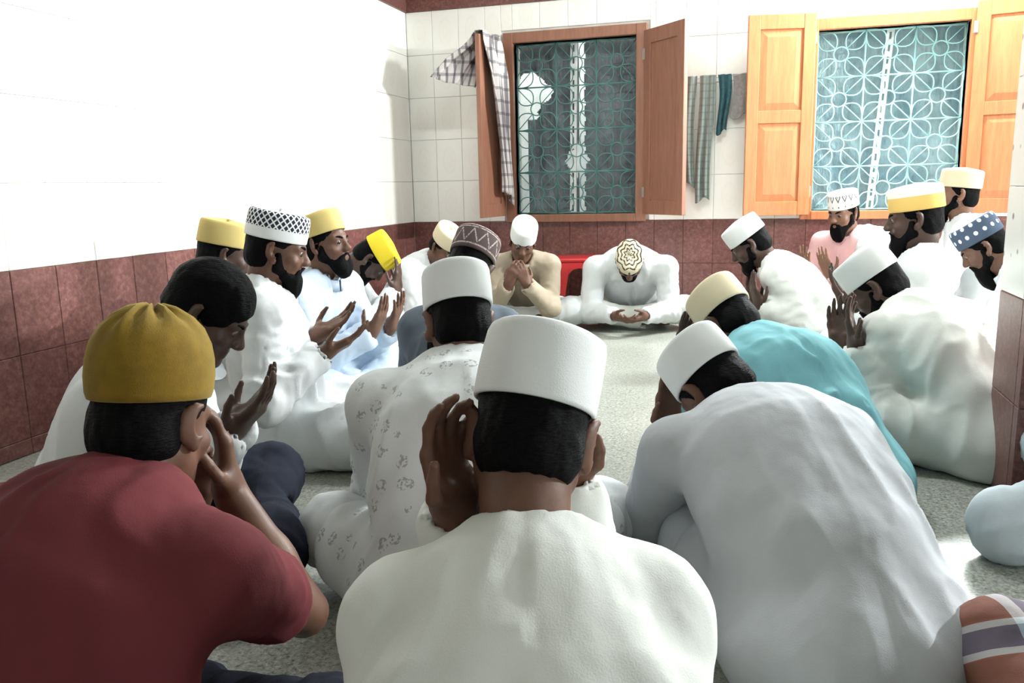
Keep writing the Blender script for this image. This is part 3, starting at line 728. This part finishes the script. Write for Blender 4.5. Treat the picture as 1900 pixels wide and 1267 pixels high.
    for i in range(2):
        fd.cap(P3-upv*.045, S[i], .05*s, .05*s, .03).cap(S[i], E[i], .049*s, .037*s, .02).cap(E[i], E[i]+(Wr[i]-E[i])*.45, .038*s, .036*s, .015).cap(E[i]+(Wr[i]-E[i])*.4, Wr[i], .036*s, .026*s, .015)
        fd.cap(HP[i], K[i], .068*s, .048*s, .03).cap(K[i], A[i], .046*s, .034*s, .02)
        if foot:
            fv = T[i]-A[i]; fd.ball(A[i]-nrm(fv)*.02*s, .034*s, .02).cap(A[i], T[i], .034*s, .026*s, .02, np.array([0, 0, 1.]), .8)
            lat = nrm(np.cross(fv, (0, 0, 1.))); ft = nrm(fv)
            for q in range(5):
                b = T[i]+lat*(q-2)*.016*s; fd.cap(b, b+ft*(.032-.003*abs(q-1))*s, .0105*s, .009*s, .006)
    head(fd, H, M, hs, P3+fwd*.012-upv*.02)
    for h in HD: hand(fd, h[0], h[1], h[2], h[3], h[4], s=s*.93)
    fine = [(H-.16*s, H+.16*s)]+[(np.minimum(h[0], h[0]+nrm(h[1])*.17)-.075, np.maximum(h[0], h[0]+nrm(h[1])*.17)+.075) for h in HD]
    V, Q = fd.mesh(.0046*res, .017, fine, .004, 1)
    ob = link('person', np_mesh('person', V, Q), skn, None, org, (0, 0, -th), label, 'person', group)
    # ---- kurta / shirt
    if top is not None:
        b = bulk; k = Field()
        k.cap(P0, P1, .168*b*s, .158*b*s, .07, fwd, .74).cap(P1, P2, .160*b*s, .172*b*s, .07, fwd, .68).cap(P2, P3-upv*.06, .172*b*s, .125*s, .06, fwd, .62)
        for i in range(2):
            k.cap(P3-upv*.052+np.array([(-1, 1)[i]*.035, 0, 0]), S[i], .054*s, .060*s, .05)
            k.cap(S[i], E[i] if sleeve == 'long' else S[i]+(E[i]-S[i])*.56, .067*s*b**.5, .059*s*b**.5, .04)
            if sleeve == 'long': k.cap(E[i], E[i]+(Wr[i]-E[i])*.86, .061*s*b**.5, .050*s, .03)
            else: k.cap(S[i]+(E[i]-S[i])*.66, S[i]+(E[i]-S[i])*1.05, .047*s, .047*s, .005, None, 1., -1)
        k.ell((P0[0], -.035, lift+.085), np.array((.205, .165, .12))*s*b, None, .06)
        if lapcover:
            for i in range(2):
                c = HP[i]+(K[i]-HP[i])*.72; k.cap(HP[i], c, .112*s, .102*s, .05)
            mid = (K[0]+K[1])/2*.55+P0*.45; k.cap(P0*.6+mid*.4, mid+(mid-P0)*.25, .13*s, .11*s, .06, np.array([0, 0, 1.]), .62)
        for e in (extra or []): k.cap(np.array(e[0]), np.array(e[1]), e[2], e[3], .05)
        nk = nrm(P4-P3+M@np.array([0, 0, .05]))
        if collar: k.cap(P3-upv*.01+fwd*.012, P3+nk*.012*s+fwd*.014, .068*s, .062*s, .012)
        k.cap(P3-upv*.015+fwd*.016, P3+nk*.10*s+fwd*.016, .054*s, .066*s, .006, None, 1., -1)
        if sleeve == 'long':
            for i in range(2): d = nrm(Wr[i]-E[i]); k.cap(Wr[i]-d*.010*s, Wr[i]+d*.06, .035*s, .042*s, .005, None, 1., -1)
        V, Q = k.mesh(.0085*res, None, None, .003, 2)
        V = fold_disp(V, normals(V, Q), dict(S=S, E=E, W=Wr, N=P3, ax=nrm(P3-P2)), seed, amp); V[:, 2] = np.maximum(V[:, 2], .003)
        kob = link('shirt' if sleeve == 'short' else 'kurta', np_mesh('kurta', V, Q), top, ob)
        if collar:                                  # stand collar, open at the throat
            e1 = nrm(np.cross(fwd, nk)); e2 = nrm(np.cross(nk, e1)); c0 = P3+fwd*.016-nk*.012*s; n_ = 40; CV = []
            for (r, z) in ((.0615, -.008), (.0605, .034), (.0635, .038), (.0670, .034), (.0700, -.012)):
                for q in range(n_):
                    a = .10+(2*math.pi-.20)*q/(n_-1); CV.append(c0+(e1*math.sin(a)*1.02+e2*math.cos(a)*1.06)*r*s+nk*(z-.010*math.cos(a))*s)
            CQ = [(j*n_+q, j*n_+q+1, ((j+1) % 5)*n_+q+1, ((j+1) % 5)*n_+q) for j in range(5) for q in range(n_-1)]
            link('collar', np_mesh('collar', CV, CQ), top, kob)
    # ---- trousers
    if bottom is not None:
        k = Field()
        for i in range(2):
            k.cap(HP[i], K[i], .098*s, .080*s, .05).cap(K[i], A[i]+(K[i]-A[i])*.14, .080*s, .058*s, .04)
            if legs != 'kneel': d = nrm(A[i]-K[i]); k.cap(A[i]-d*.06, A[i]+d*.05, .040*s, .046*s, .006, None, 1., -1)
        k.ell((0, -.03, lift+.075), np.array((.185, .14, .105))*s, None, .05)
        if apron: k.cap((K[0]+K[1])/2*.3+A[0]*.35+A[1]*.35, (K[0]+K[1])/2, .06, .06, .05)
        V, Q = k.mesh(.0105*res, None, None, .002, 2)
        V = fold_disp(V, normals(V, Q), dict(S=HP, E=K, W=A), seed+1, 1.2*amp); V[:, 2] = np.maximum(V[:, 2], .002)
        link('trousers', np_mesh('trousers', V, Q), bottom, ob)
    hm = hairc or hairmat('black_hair', (.0022, .0021, .0025))
    if hair:
        hf = hair_field(H, M, hs, **hairk)
        if cap is not None: hf.plane(H+M@np.array([0, 0, .062])*hs, M@np.array([0, 0, 1.]))
        V, Q = hf.mesh(.0065*res, None, None, None, 2)
        V = V+normals(V, Q)*(.0022*(vnoise((V-H)@M*np.array([110, 50, 45]), seed)-.5)*2)[:, None]
        link('hair', np_mesh('hair', V, Q), hm, ob)
    if beard:
        V, Q = beard_field(H, M, hs, beard).mesh(.006*res, None, None, None, 2)
        V = V+normals(V, Q)*(.0035*(vnoise((V-H)@M*np.array([90, 90, 28]), seed)-.5)*2)[:, None]
        link('beard', np_mesh('beard', V, Q), hm, ob)
    Mm = Matrix([list(r) for r in M]).to_4x4()
    if brow:
        for x in (-1, 1):
            e = link('eye', eye_mesh(), None, ob); e.matrix_local = Matrix.Translation(H+M@np.array([x*.031, .0765, -.002])*hs)@Mm@Matrix.Rotation(rad(-24), 4, 'X')
            bm = bmesh.new(); tube(bm, [Vector((x*(.012+.036*t), .0935-.022*t*t, .014+.008*math.sin(t*2.4))) for t in np.linspace(0, 1, 7)], [.003, .0045, .005, .0048, .004, .003, .0015], 6)
            e = link('eyebrow', bm_mesh('eyebrow', bm, True), hm, ob); e.matrix_local = Matrix.Translation(H)@Mm@Matrix.Scale(hs, 4)
    if cap is not None:
        if capk not in CAPM: CAPM[capk] = cap_mesh(capk)
        me = CAPM[capk].copy(); me.materials.clear(); me.materials.append(cap)
        o = link('prayer_cap', me, None, ob)
        o.matrix_local = Matrix.Translation(H)@Mm@Matrix.Translation((0, -.012*hs, .030*hs))@Matrix.Rotation(rad(capt), 4, 'X')@Matrix.Rotation(rad(capr), 4, 'Y')@Matrix.Scale(hs, 4)
    if shawl is not None:
        k = Field(); sg = shawl[0]; i = 0 if sg < 0 else 1
        k.cap(P3+np.array([sg*.05, -.09, -.01]), S[i]+np.array([sg*.02, -.02, .02]), .075, .085, .05).cap(S[i]+np.array([0, .07, -.03]), P1+np.array([sg*.15, .15, 0]), .06, .07, .05, np.array([0, 1., 0]), .5).cap(S[i]+np.array([sg*.03, 0, 0]), E[i], .095, .085, .05).cap(P3+np.array([sg*.08, -.10, -.08]), P1+np.array([sg*.10, -.14, 0]), .09, .10, .05, np.array([0, 1., 0]), .5)
        V, Q = k.mesh(.009*res, None, None, .01, 2); V = fold_disp(V, normals(V, Q), dict(S=S, E=E, W=Wr), seed+4, 1.4)
        link('shawl', np_mesh('shawl', V, Q), shawl[1], ob)
    return ob

SK = [skin('brown_skin', (.125, .060, .038)), skin('dark_brown_skin', (.066, .035, .025)), skin('warm_brown_skin', (.19, .095, .06))]
CW = cloth('white_cotton', (.64, .665, .675)); CW2 = cloth('ivory_cotton', (.64, .655, .62)); CB = cloth('pale_blue_cotton', (.48, .57, .68)); CG = cloth('pale_grey_cotton', (.44, .46, .485))
CT = cloth('taupe_cotton', (.36, .30, .225)); CRED = cloth('maroon_red_knit', (.115, .022, .026)); CTEAL = cloth('teal_cotton', (.16, .38, .42)); CSL = cloth('slate_blue_cotton', (.095, .115, .14))
CPINK = cloth('pink_cotton', (.66, .40, .40)); CNAVY = cloth('dark_navy_denim', (.012, .014, .026)); CGREY = cloth('blue_grey_trousers', (.44, .50, .53)); CDK = cloth('black_trousers', (.018, .018, .020)); CBR = cloth('brown_cotton', (.12, .075, .05))
def floral():
    m = cloth('white_floral_cotton', (.64, .665, .675)); nt = m.node_tree; bs = nt.nodes['Principled BSDF']; src = bs.inputs['Base Color'].links[0].from_socket
    v = coords(nt); vo = N(nt, 'ShaderNodeTexVoronoi'); vo.inputs['Scale'].default_value = 19; vo.inputs['Randomness'].default_value = .7; nt.links.new(v, vo.inputs['Vector'])
    k = math_(nt, 'MULTIPLY', math_(nt, 'LESS_THAN', vo.outputs['Distance'], .30), math_(nt, 'GREATER_THAN', noise(nt, v, 130, 2), .53))
    nt.links.new(mix(nt, math_(nt, 'MULTIPLY', k, .62), src, (.22, .20, .21)), bs.inputs['Base Color']); return m
CFL = floral()
def plaid():
    m = cloth('brown_blue_plaid', (.5, .5, .5)); nt = m.node_tree; bs = nt.nodes['Principled BSDF']
    s = N(nt, 'ShaderNodeSeparateXYZ'); nt.links.new(coords(nt), s.inputs[0])
    a = math_(nt, 'PINGPONG', math_(nt, 'MULTIPLY', math_(nt, 'ADD', s.outputs[0], s.outputs[2]), 5.5), .5); b = math_(nt, 'PINGPONG', math_(nt, 'MULTIPLY', s.outputs[1], 5.5), .5)
    c = ramp(nt, a, [(.0, (.17, .07, .05)), (.25, (.22, .09, .065)), (.27, (.55, .62, .66)), (.34, (.55, .62, .66)), (.36, (.06, .12, .2)), (.5, (.10, .18, .28))]); nt.nodes[-1].color_ramp.interpolation = 'CONSTANT'
    c2 = ramp(nt, b, [(.0, (.20, .085, .06)), (.3, (.6, .66, .70)), (.42, (.08, .15, .24))]); nt.nodes[-1].color_ramp.interpolation = 'CONSTANT'
    nt.links.new(mix(nt, .45, c, c2), bs.inputs['Base Color']); return m
CPL = plaid()
WC = capmat('plain', (.72, .74, .74)); YC = capmat('weave', (.66, .52, .20)); CC = capmat('weave', (.74, .66, .46)); VC = capmat('velvet', (.155, .092, .009))
BYC = capmat('plain', (.82, .62, .04)); TLC = capmat('toplit', (.74, .50, .16), (.80, .78, .70)); DC = capmat('diamond', (.80, .82, .82), (.03, .03, .05)); MC = capmat('motif', (.74, .74, .72), (.10, .09, .09))
TC = capmat('triangle', (.085, .062, .06), (.40, .33, .31)); NC = capmat('dots', (.06, .085, .13), (.62, .66, .70)); RC = capmat('rosette', (.62, .56, .42), (.055, .040, .035))

def people():
    # front row, backs to the camera
    person('man in maroon red T-shirt and mustard velvet cap seen from behind', (285, 775, 1.28), 6, hp=20, hy=-9, hunch=16, tl=.90, hR=('pix', (424, 905, 1.40), (-.1, .05, 1), (-.65, -.75, .1), .35, (.62, -.10, -.75)), hL=('pix', (352, 935, 1.52), (.3, .1, .9), (.5, -.8, .1), .5),
           top=CRED, bottom=CNAVY, skn=SK[0], cap=VC, capk='dome', capt=9, hairk=dict(low=-.078), sleeve='short', res=.95, bulk=1.22, shoulder=.178, extra=[((-.15, -.02, .13), (.15, -.02, .13), .17, .17)])
    person('man in plain white kurta and tall white cap, hands to his face, nearest the camera', (985, 800, 1.09), -17, hp=26, hr=9, hunch=14, tl=.86, nl=.105, hL=('pix', (843, 945, 1.10), (-.14, .10, 1), (.75, -.6, .1), .42, (.10, .05, -1)), hR=('H', (.06, .14, -.12), (-.1, 0, 1), (-.3, -.9, 0), .2, (.1, .05, -1)),
           top=CW2, bottom=CW2, skn=SK[0], cap=WC, capt=2, capr=4, hairk=dict(low=-.076), collar=False, res=.95, bulk=1.04, shoulder=.146, amp=.8)
    person('man in pale grey shirt and white cap hunched forward at front right', (1324, 722, 1.96), -26, hy=-16, hp=52, hr=-8, hunch=26, hands='face', elbow=(.22, .12, -1), top=CG, bottom=CG, skn=SK[0], cap=WC, capt=2, bulk=1.18, shoulder=.18, amp=.6, legover=(((.13, .35, .12), (-.10, .36, .075), (-.2, .34, .05)), ((.25, .33, .125), (-.05, .36, .075), (-.17, .34, .05))))
    person('man in white kurta printed with small motifs, behind the nearest man', (850, 598, 1.98), -22, hp=26, hy=-14, hr=4, hunch=16, top=CFL, bottom=CW, skn=SK[0], cap=WC, beard=.8, res=1.1, bulk=1.15, shoulder=.185)
    person('man in slate blue kurta and dark brown cap with zigzag band', (872, 496, 2.90), -12, hp=30, hr=16, hunch=8, tl=.9, nl=.11, legs='narrow', bulk=.9, shoulder=.152, top=CSL, bottom=CSL, skn=SK[1], cap=TC, capk='low', beard=.8, res=1.3)
    # left side
    person('bareheaded young man with glossy black hair, white shirt and dark trousers', (388, 578, 1.98), 66, hp=38, hunch=16, hL=('pix', (440, 790, 1.96), (-.2, .7, .7), (.3, -.55, .8), .25), hR=('pix', (430, 800, 1.86), (.1, .75, .65), (-.3, -.6, .75), .25), top=CW, bottom=CNAVY, skn=SK[1], legover=(((.25, .40, .125), (-.02, .40, .075), (-.14, .37, .05)), ((.25, .46, .125), (-.06, .44, .075), (-.18, .42, .05))), hairk=dict(thick=.015, low=-.052, front=.050), res=1.05, lapcover=False)
    person('bearded man in white kurta and white cap with black diamond pattern', (514, 452, 2.75), 62, hp=14, hunch=8, hL=('pix', (588, 622, 2.83), (-.1, .85, .45), (.3, -.45, .85), .22), hR=('pix', (602, 655, 2.66), (.0, .9, .4), (-.3, -.4, .9), .22), top=CW, bottom=CW, skn=SK[0], cap=DC, capk='low', beard=.88, amp=1.6, res=1.2, bulk=1.05, legs='narrow')
    person('man behind in a straw yellow cap, mostly hidden beside the left wall', (418, 470, 3.20), 46, hp=14, hunch=10, top=CW, bottom=CW, skn=SK[1], cap=YC, capk='low', res=1.35, legs='narrow')
    person('bearded man in pale blue kurta with head raised and yellow cap pushed back', (606, 450, 3.42), 96, hp=-4, hunch=4, hands='dua', top=CB, bottom=CB, skn=SK[0], cap=YC, capk='low', capt=14, beard=.5, amp=1.5, res=1.3, bulk=1.08, legs='narrow')
    person('man bowed low in a bright yellow cap beside the left wall', (692, 480, 4.05), 72, hp=62, hunch=20, hands='high', top=CW, bottom=CW, skn=SK[1], cap=BYC, capk='low', beard=.8, res=1.4, s=.95)
    # far side
    person('man in white kurta and cream cap bowed in the far left corner', (826, 457, 5.0), 118, hp=40, hunch=16, top=CW, bottom=CW, skn=SK[0], cap=CC, capk='low', res=1.5)
    person('man in taupe kurta and white cap under the left window', (970, 448, 5.1), 172, hp=26, hr=-8, hy=-8, hunch=10, hands='chest', top=CT, bottom=CW, skn=SK[0], cap=WC, res=1.4, lapcover=False, capt=-14)
    person('man bowed so far that only his embroidered black and cream cap crown shows', (1168, 485, 5.0), 172, hp=72, hunch=24, side=5, hands='lap', top=CW, bottom=CW2, skn=SK[0], cap=RC, capk='round', beard=1., res=1.4, bulk=1.22, shoulder=.20, lapcover=False)
    # right side
    person('man in cream shirt and white cap in profile against the maroon dado', (1390, 452, 4.15), -88, hp=34, hunch=16, amp=1.3, hL=('pix', (1410, 566, 3.97), (-.05, .35, .9), (.4, -.85, .3), .2), hR=('pix', (1402, 562, 4.20), (.05, .35, .9), (-.4, -.85, .3), .2), top=CW2, bottom=CDK, skn=SK[1], cap=WC, capk='low', capt=-4, beard=.5, res=1.4)
    person('man in pink shirt with white shawl and white cap with dark motifs', (1564, 393, 4.95), -140, hp=14, hunch=6, hands='dua', top=CPINK, bottom=CPINK, skn=SK[2], cap=MC, capk='low', beard=.9, res=1.4, shawl=(-1, CW))
    person('upright bearded man in white kurta and cap with yellow band', (1697, 400, 3.35), -82, hp=8, hunch=4, top=CW, bottom=CW, skn=SK[1], cap=TLC, capk='low', beard=1.3, res=1.3, s=1.03, amp=1.3)
    person('tallest seated man in cream cap and white kurta before the right shutter', (1776, 358, 4.35), -84, hp=-2, hunch=2, legs='kneel', lift=.12, top=CW, bottom=CW, skn=SK[2], cap=CC, capk='low', beard=1., res=1.4, capt=4)
    person('man in white with navy cap with pale spots beside the pillar', (1824, 457, 3.70), -76, hp=38, hunch=14, top=CW, bottom=CGREY, skn=SK[0], cap=NC, capk='low', beard=1., res=1.35, capt=4)
    person('man in ivory kurta and white cap, hands raised, beside the pillar at right', (1624, 532, 2.92), -46, hy=-24, hp=38, hunch=22, hL=('pix', (1588, 640, 2.72), (-.1, .25, .95), (.5, -.8, .3), .22), hR=('pix', (1560, 640, 2.90), (.1, .3, .95), (-.5, -.8, .3), .22), top=CW2, bottom=CW2, skn=SK[1], cap=WC, capt=-2, beard=1.2, amp=1.0, res=1.1, bulk=1.18)
    person('man in bright teal kurta and cream cap bent low', (1350, 600, 2.60), -40, hy=-8, hp=48, hunch=26, tl=.9, legs='narrow', hands='face', top=CTEAL, bottom=CW, skn=SK[1], cap=CC, res=1.1, bulk=1.1)
    # cut off by the frame at right
    person('man at the right edge, only his blue grey trouser knee in view', (1.00, 1.93, .66), -104, hp=10, hunch=2, lean=-4, anchor=(-1, at(1872, 972, 1.98)), hands='lap', legs='kneel', legover=(((.14, .40, .085), (.11, -.04, .06), (.09, -.17, .035)), ((.13, .13, .19), (.24, -.10, .07), (.26, -.2, .04))), lift=.1, top=CW, bottom=CGREY, skn=SK[0], cap=WC, res=1.5, lapcover=False)
    person('man at lower right corner, only the lap of his plaid lungi in view', (.80, 1.28, .66), -106, hp=10, hunch=4, lean=0, anchor=(1, at(1866, 1222, 1.38)), hands='lap', top=CW, bottom=CPL, skn=SK[0], cap=WC, res=1.3, lapcover=False)
import time as _t; _t0 = _t.time()
people()
print('people built in %.1f s' % (_t.time()-_t0))

# ------------------------------------------------------------------ things on the walls and floor
def draped(name, w, L, ztop, folds, amp, mat, seed, taper=.0, nx=40, nz=40, ragged=.02):
    "cloth hanging from its top edge in soft vertical pleats (x across, z down, pleats along y)"
    r = np.random.RandomState(seed); U, T = np.meshgrid(np.linspace(0, 1, nx), np.linspace(0, 1, nz)); ph = r.uniform(0, 6)
    X = (U-.5)*w*(1-taper*np.sin(T*1.6))+.012*np.sin(T*4+ph); Y = amp*(np.sin(U*folds*2*math.pi+ph+.8*np.sin(T*3))+.4*np.sin(U*folds*5+T*4))*(.35+.65*T**.5)
    Z = ztop-L*T-ragged*np.sin(U*5+ph)*T
    V = np.stack([X, Y, Z], -1).reshape(-1, 3); q = [(j*nx+i, j*nx+i+1, (j+1)*nx+i+1, (j+1)*nx+i) for j in range(nz-1) for i in range(nx-1)]
    me = np_mesh(name, V, q); me.materials.append(mat); return me
def striped(name, c1, c2, f=55, ang=0.):
    m, nt, bs = nodes(name); s = N(nt, 'ShaderNodeSeparateXYZ'); nt.links.new(coords(nt), s.inputs[0])
    a = math_(nt, 'PINGPONG', math_(nt, 'MULTIPLY', s.outputs[0], f), .5); b = math_(nt, 'PINGPONG', math_(nt, 'MULTIPLY', s.outputs[2], f*.55), .5)
    k = math_(nt, 'MULTIPLY', math_(nt, 'ADD', math_(nt, 'LESS_THAN', a, .16), math_(nt, 'MULTIPLY', math_(nt, 'LESS_THAN', b, .12), .7)), .8)
    nt.links.new(mix(nt, k, c1, c2), bs.inputs['Base Color']); bs.inputs['Roughness'].default_value = .9; bump(nt, bs, noise(nt, coords(nt), 300, 1), .3, .002); return m
m_tow = striped('grey_green_towel', (.25, .29, .27), (.15, .19, .175), 40); m_shawl = striped('grey_check_shawl', (.50, .46, .45), (.10, .09, .10), 22); m_tealc = plain('dark_teal_wool', (.03, .10, .12), .9, .3, 40, .6, 90); m_greyc = plain('grey_knit', (.25, .24, .23), .9, .2, 50, .5, 120)
yl = DY-.055
def hang(name, x, me, label, cat, y=yl, rz=0.):
    o = link(name, me, None, None, (x, y, 0), (0, 0, rz), label, cat); s = o.modifiers.new('thick', 'SOLIDIFY'); s.thickness = .004
    return o
line = bmesh.new(); tube(line, [(-.62+.60*t, DY-.05, 1.612-.03*math.sin(math.pi*t)) for t in np.linspace(0, 1, 12)], .003, 6)
for x in (-.62, -.02): add_box(line, (x-.006, DY-.055, 1.600), (x+.006, DY+.001, 1.622))
link('clothes_line', bm_mesh('clothes_line', line, True), plain('nylon_cord', (.5, .5, .48), .6), label='thin cord strung between nails on the tiled wall', cat='cord')
hang('towel', -.447, draped('towel', .10, .71, 1.60, 2, .012, m_tow, 2), 'grey green towel hanging beside the open brown shutter', 'towel')
hang('towel', -.335, draped('towel', .105, .81, 1.60, 2, .014, m_tow, 5, .15), 'longest grey green towel with a dark band near its hem', 'towel', yl-.008)
hang('scarf', -.222, draped('scarf', .085, .37, 1.60, 2, .014, m_tealc, 7, .25), 'dark teal scarf bunched on the cord between the windows', 'scarf', yl-.006)
hang('cloth', -.112, draped('cloth', .11, .27, 1.60, 1, .006, m_greyc, 9), 'short grey cloth hung flat next to the orange shutter', 'cloth', yl+.006)
# dark band woven near the hem of the longest towel
# shawl thrown over the edge-on left shutter: a sheet folded over the top of the leaf
def shawl():
    hx, hy = -1.745, DY-.05; a = math.radians(180+84); dx, dy = math.cos(a), math.sin(a); nx_, ny_ = -dy, dx      # leaf direction and normal
    nu, nt_ = 44, 70; V = []; r = np.random.RandomState(3)
    for j in range(nt_):
        t = j/(nt_-1); s_ = (t-.30)*1.55                       # arc length along the drape, 0 at the top edge
        for i in range(nu):
            u = i/(nu-1); fold = .016*math.sin(u*13+3*s_)+.009*math.sin(u*29+s_*7)
            if s_ > 0:
                c_, wid = .235-.13*min(s_, 1), .30-.13*min(s_, 1); along = c_+(u-.5)*wid; off = .03+.03*min(1, s_*4)+fold+.02*s_; z = 1.912-s_*(.93+.12*(1-u))+.03*math.sin(u*5)*s_
            else:
                q_ = -s_; along = .235+.42*q_+(u-.5)*(.30-.35*q_); off = -.035-.02*min(1, q_*5)-fold-.55*q_*u*min(1, q_*4); z = 1.912-q_*(.75-.15*u)
            if abs(s_) < .03: z = 1.924; off = .035*s_/.03
            V.append((hx+dx*along+nx_*off, hy+dy*along+ny_*off, z+.006*math.sin(u*9)))
    q = [(j*nu+i, j*nu+i+1, (j+1)*nu+i+1, (j+1)*nu+i) for j in range(nt_-1) for i in range(nu-1)]
    o = link('shawl', np_mesh('shawl', V, q), m_shawl, label='grey and white checked shawl draped over the open left shutter', cat='shawl'); s = o.modifiers.new('thick', 'SOLIDIFY'); s.thickness = .004
shawl()
# red plastic stool
def stool(loc, rz):
    m = plain('red_plastic', (.52, .025, .03), .35, .06); bm = bmesh.new()
    add_box(bm, (-.155, -.155, .395), (.155, .155, .425), .012); me = bm_mesh('stool_seat', bm, True)
    root = link('plastic_stool', me, m, None, loc, (0, 0, rz), 'red plastic stool against the maroon wall beside the man in taupe', 'stool')
    for sx in (-1, 1):
        for sy_ in (-1, 1):
            bm = bmesh.new(); lo = []
            for (z, o, w) in ((.395, .145, .085), (.30, .152, .075), (.0, .175, .055)):
                lo.append([bm.verts.new((sx*(o-a*w), sy_*(o-b*w), z)) for a, b in ((0, 0), (1, 0), (1, .16), (.16, .16), (.16, 1), (0, 1))])
            for i in range(2):
                for k in range(6): bm.faces.new((lo[i][k], lo[i][(k+1) % 6], lo[i+1][(k+1) % 6], lo[i+1][k]))
            bm.faces.new(lo[0]); bm.faces.new(lo[-1]); link('leg', bm_mesh('leg', bm), m, root)
    for k in range(4):
        bm = bmesh.new(); P = [(-.075, .399), (.075, .399), (.075, .31), (.045, .345), (0, .358), (-.045, .345), (-.075, .31)]
        a = [bm.verts.new((x, .147, z)) for x, z in P]; b = [bm.verts.new((x, .138, z)) for x, z in P]
        bm.faces.new(a); bm.faces.new(b[::-1])
        for i in range(7): bm.faces.new((a[i], a[(i+1) % 7], b[(i+1) % 7], b[i]))
        o = link('apron', bm_mesh('apron', bm), m, root); o.rotation_euler = (0, 0, k*math.pi/2)
p = at(1075, 520, 5.75); stool((p[0], min(p[1], DY-.2), 0), .2)
# lamps (out of the frame, they give the light)
for nm, loc, rx in (('tube_lamp', TUBE_A, 0), ('tube_lamp', (-.6, 3.3, 2.90), 0)):
    bm = bmesh.new(); tube(bm, [(-.6, 0, 0), (.6, 0, 0)], .014, 10)
    wall = loc[2] < 2.6
    o = link(nm, box_mesh('tube_lamp', (-.64, .04, -.03) if wall else (-.64, -.03, .012), (.64, .157, .03) if wall else (.64, .03, .05), .004), m_plastic_w, None, loc, None, 'lit white tube lamp on the back wall above the right window' if wall else 'lit white tube lamp on the ceiling over the circle', 'lamp')
    t = link('lamp_tube', bm_mesh('lamp_tube', bm, True), m_tube, o)
    if not wall: t.location = (0, 0, -.012)
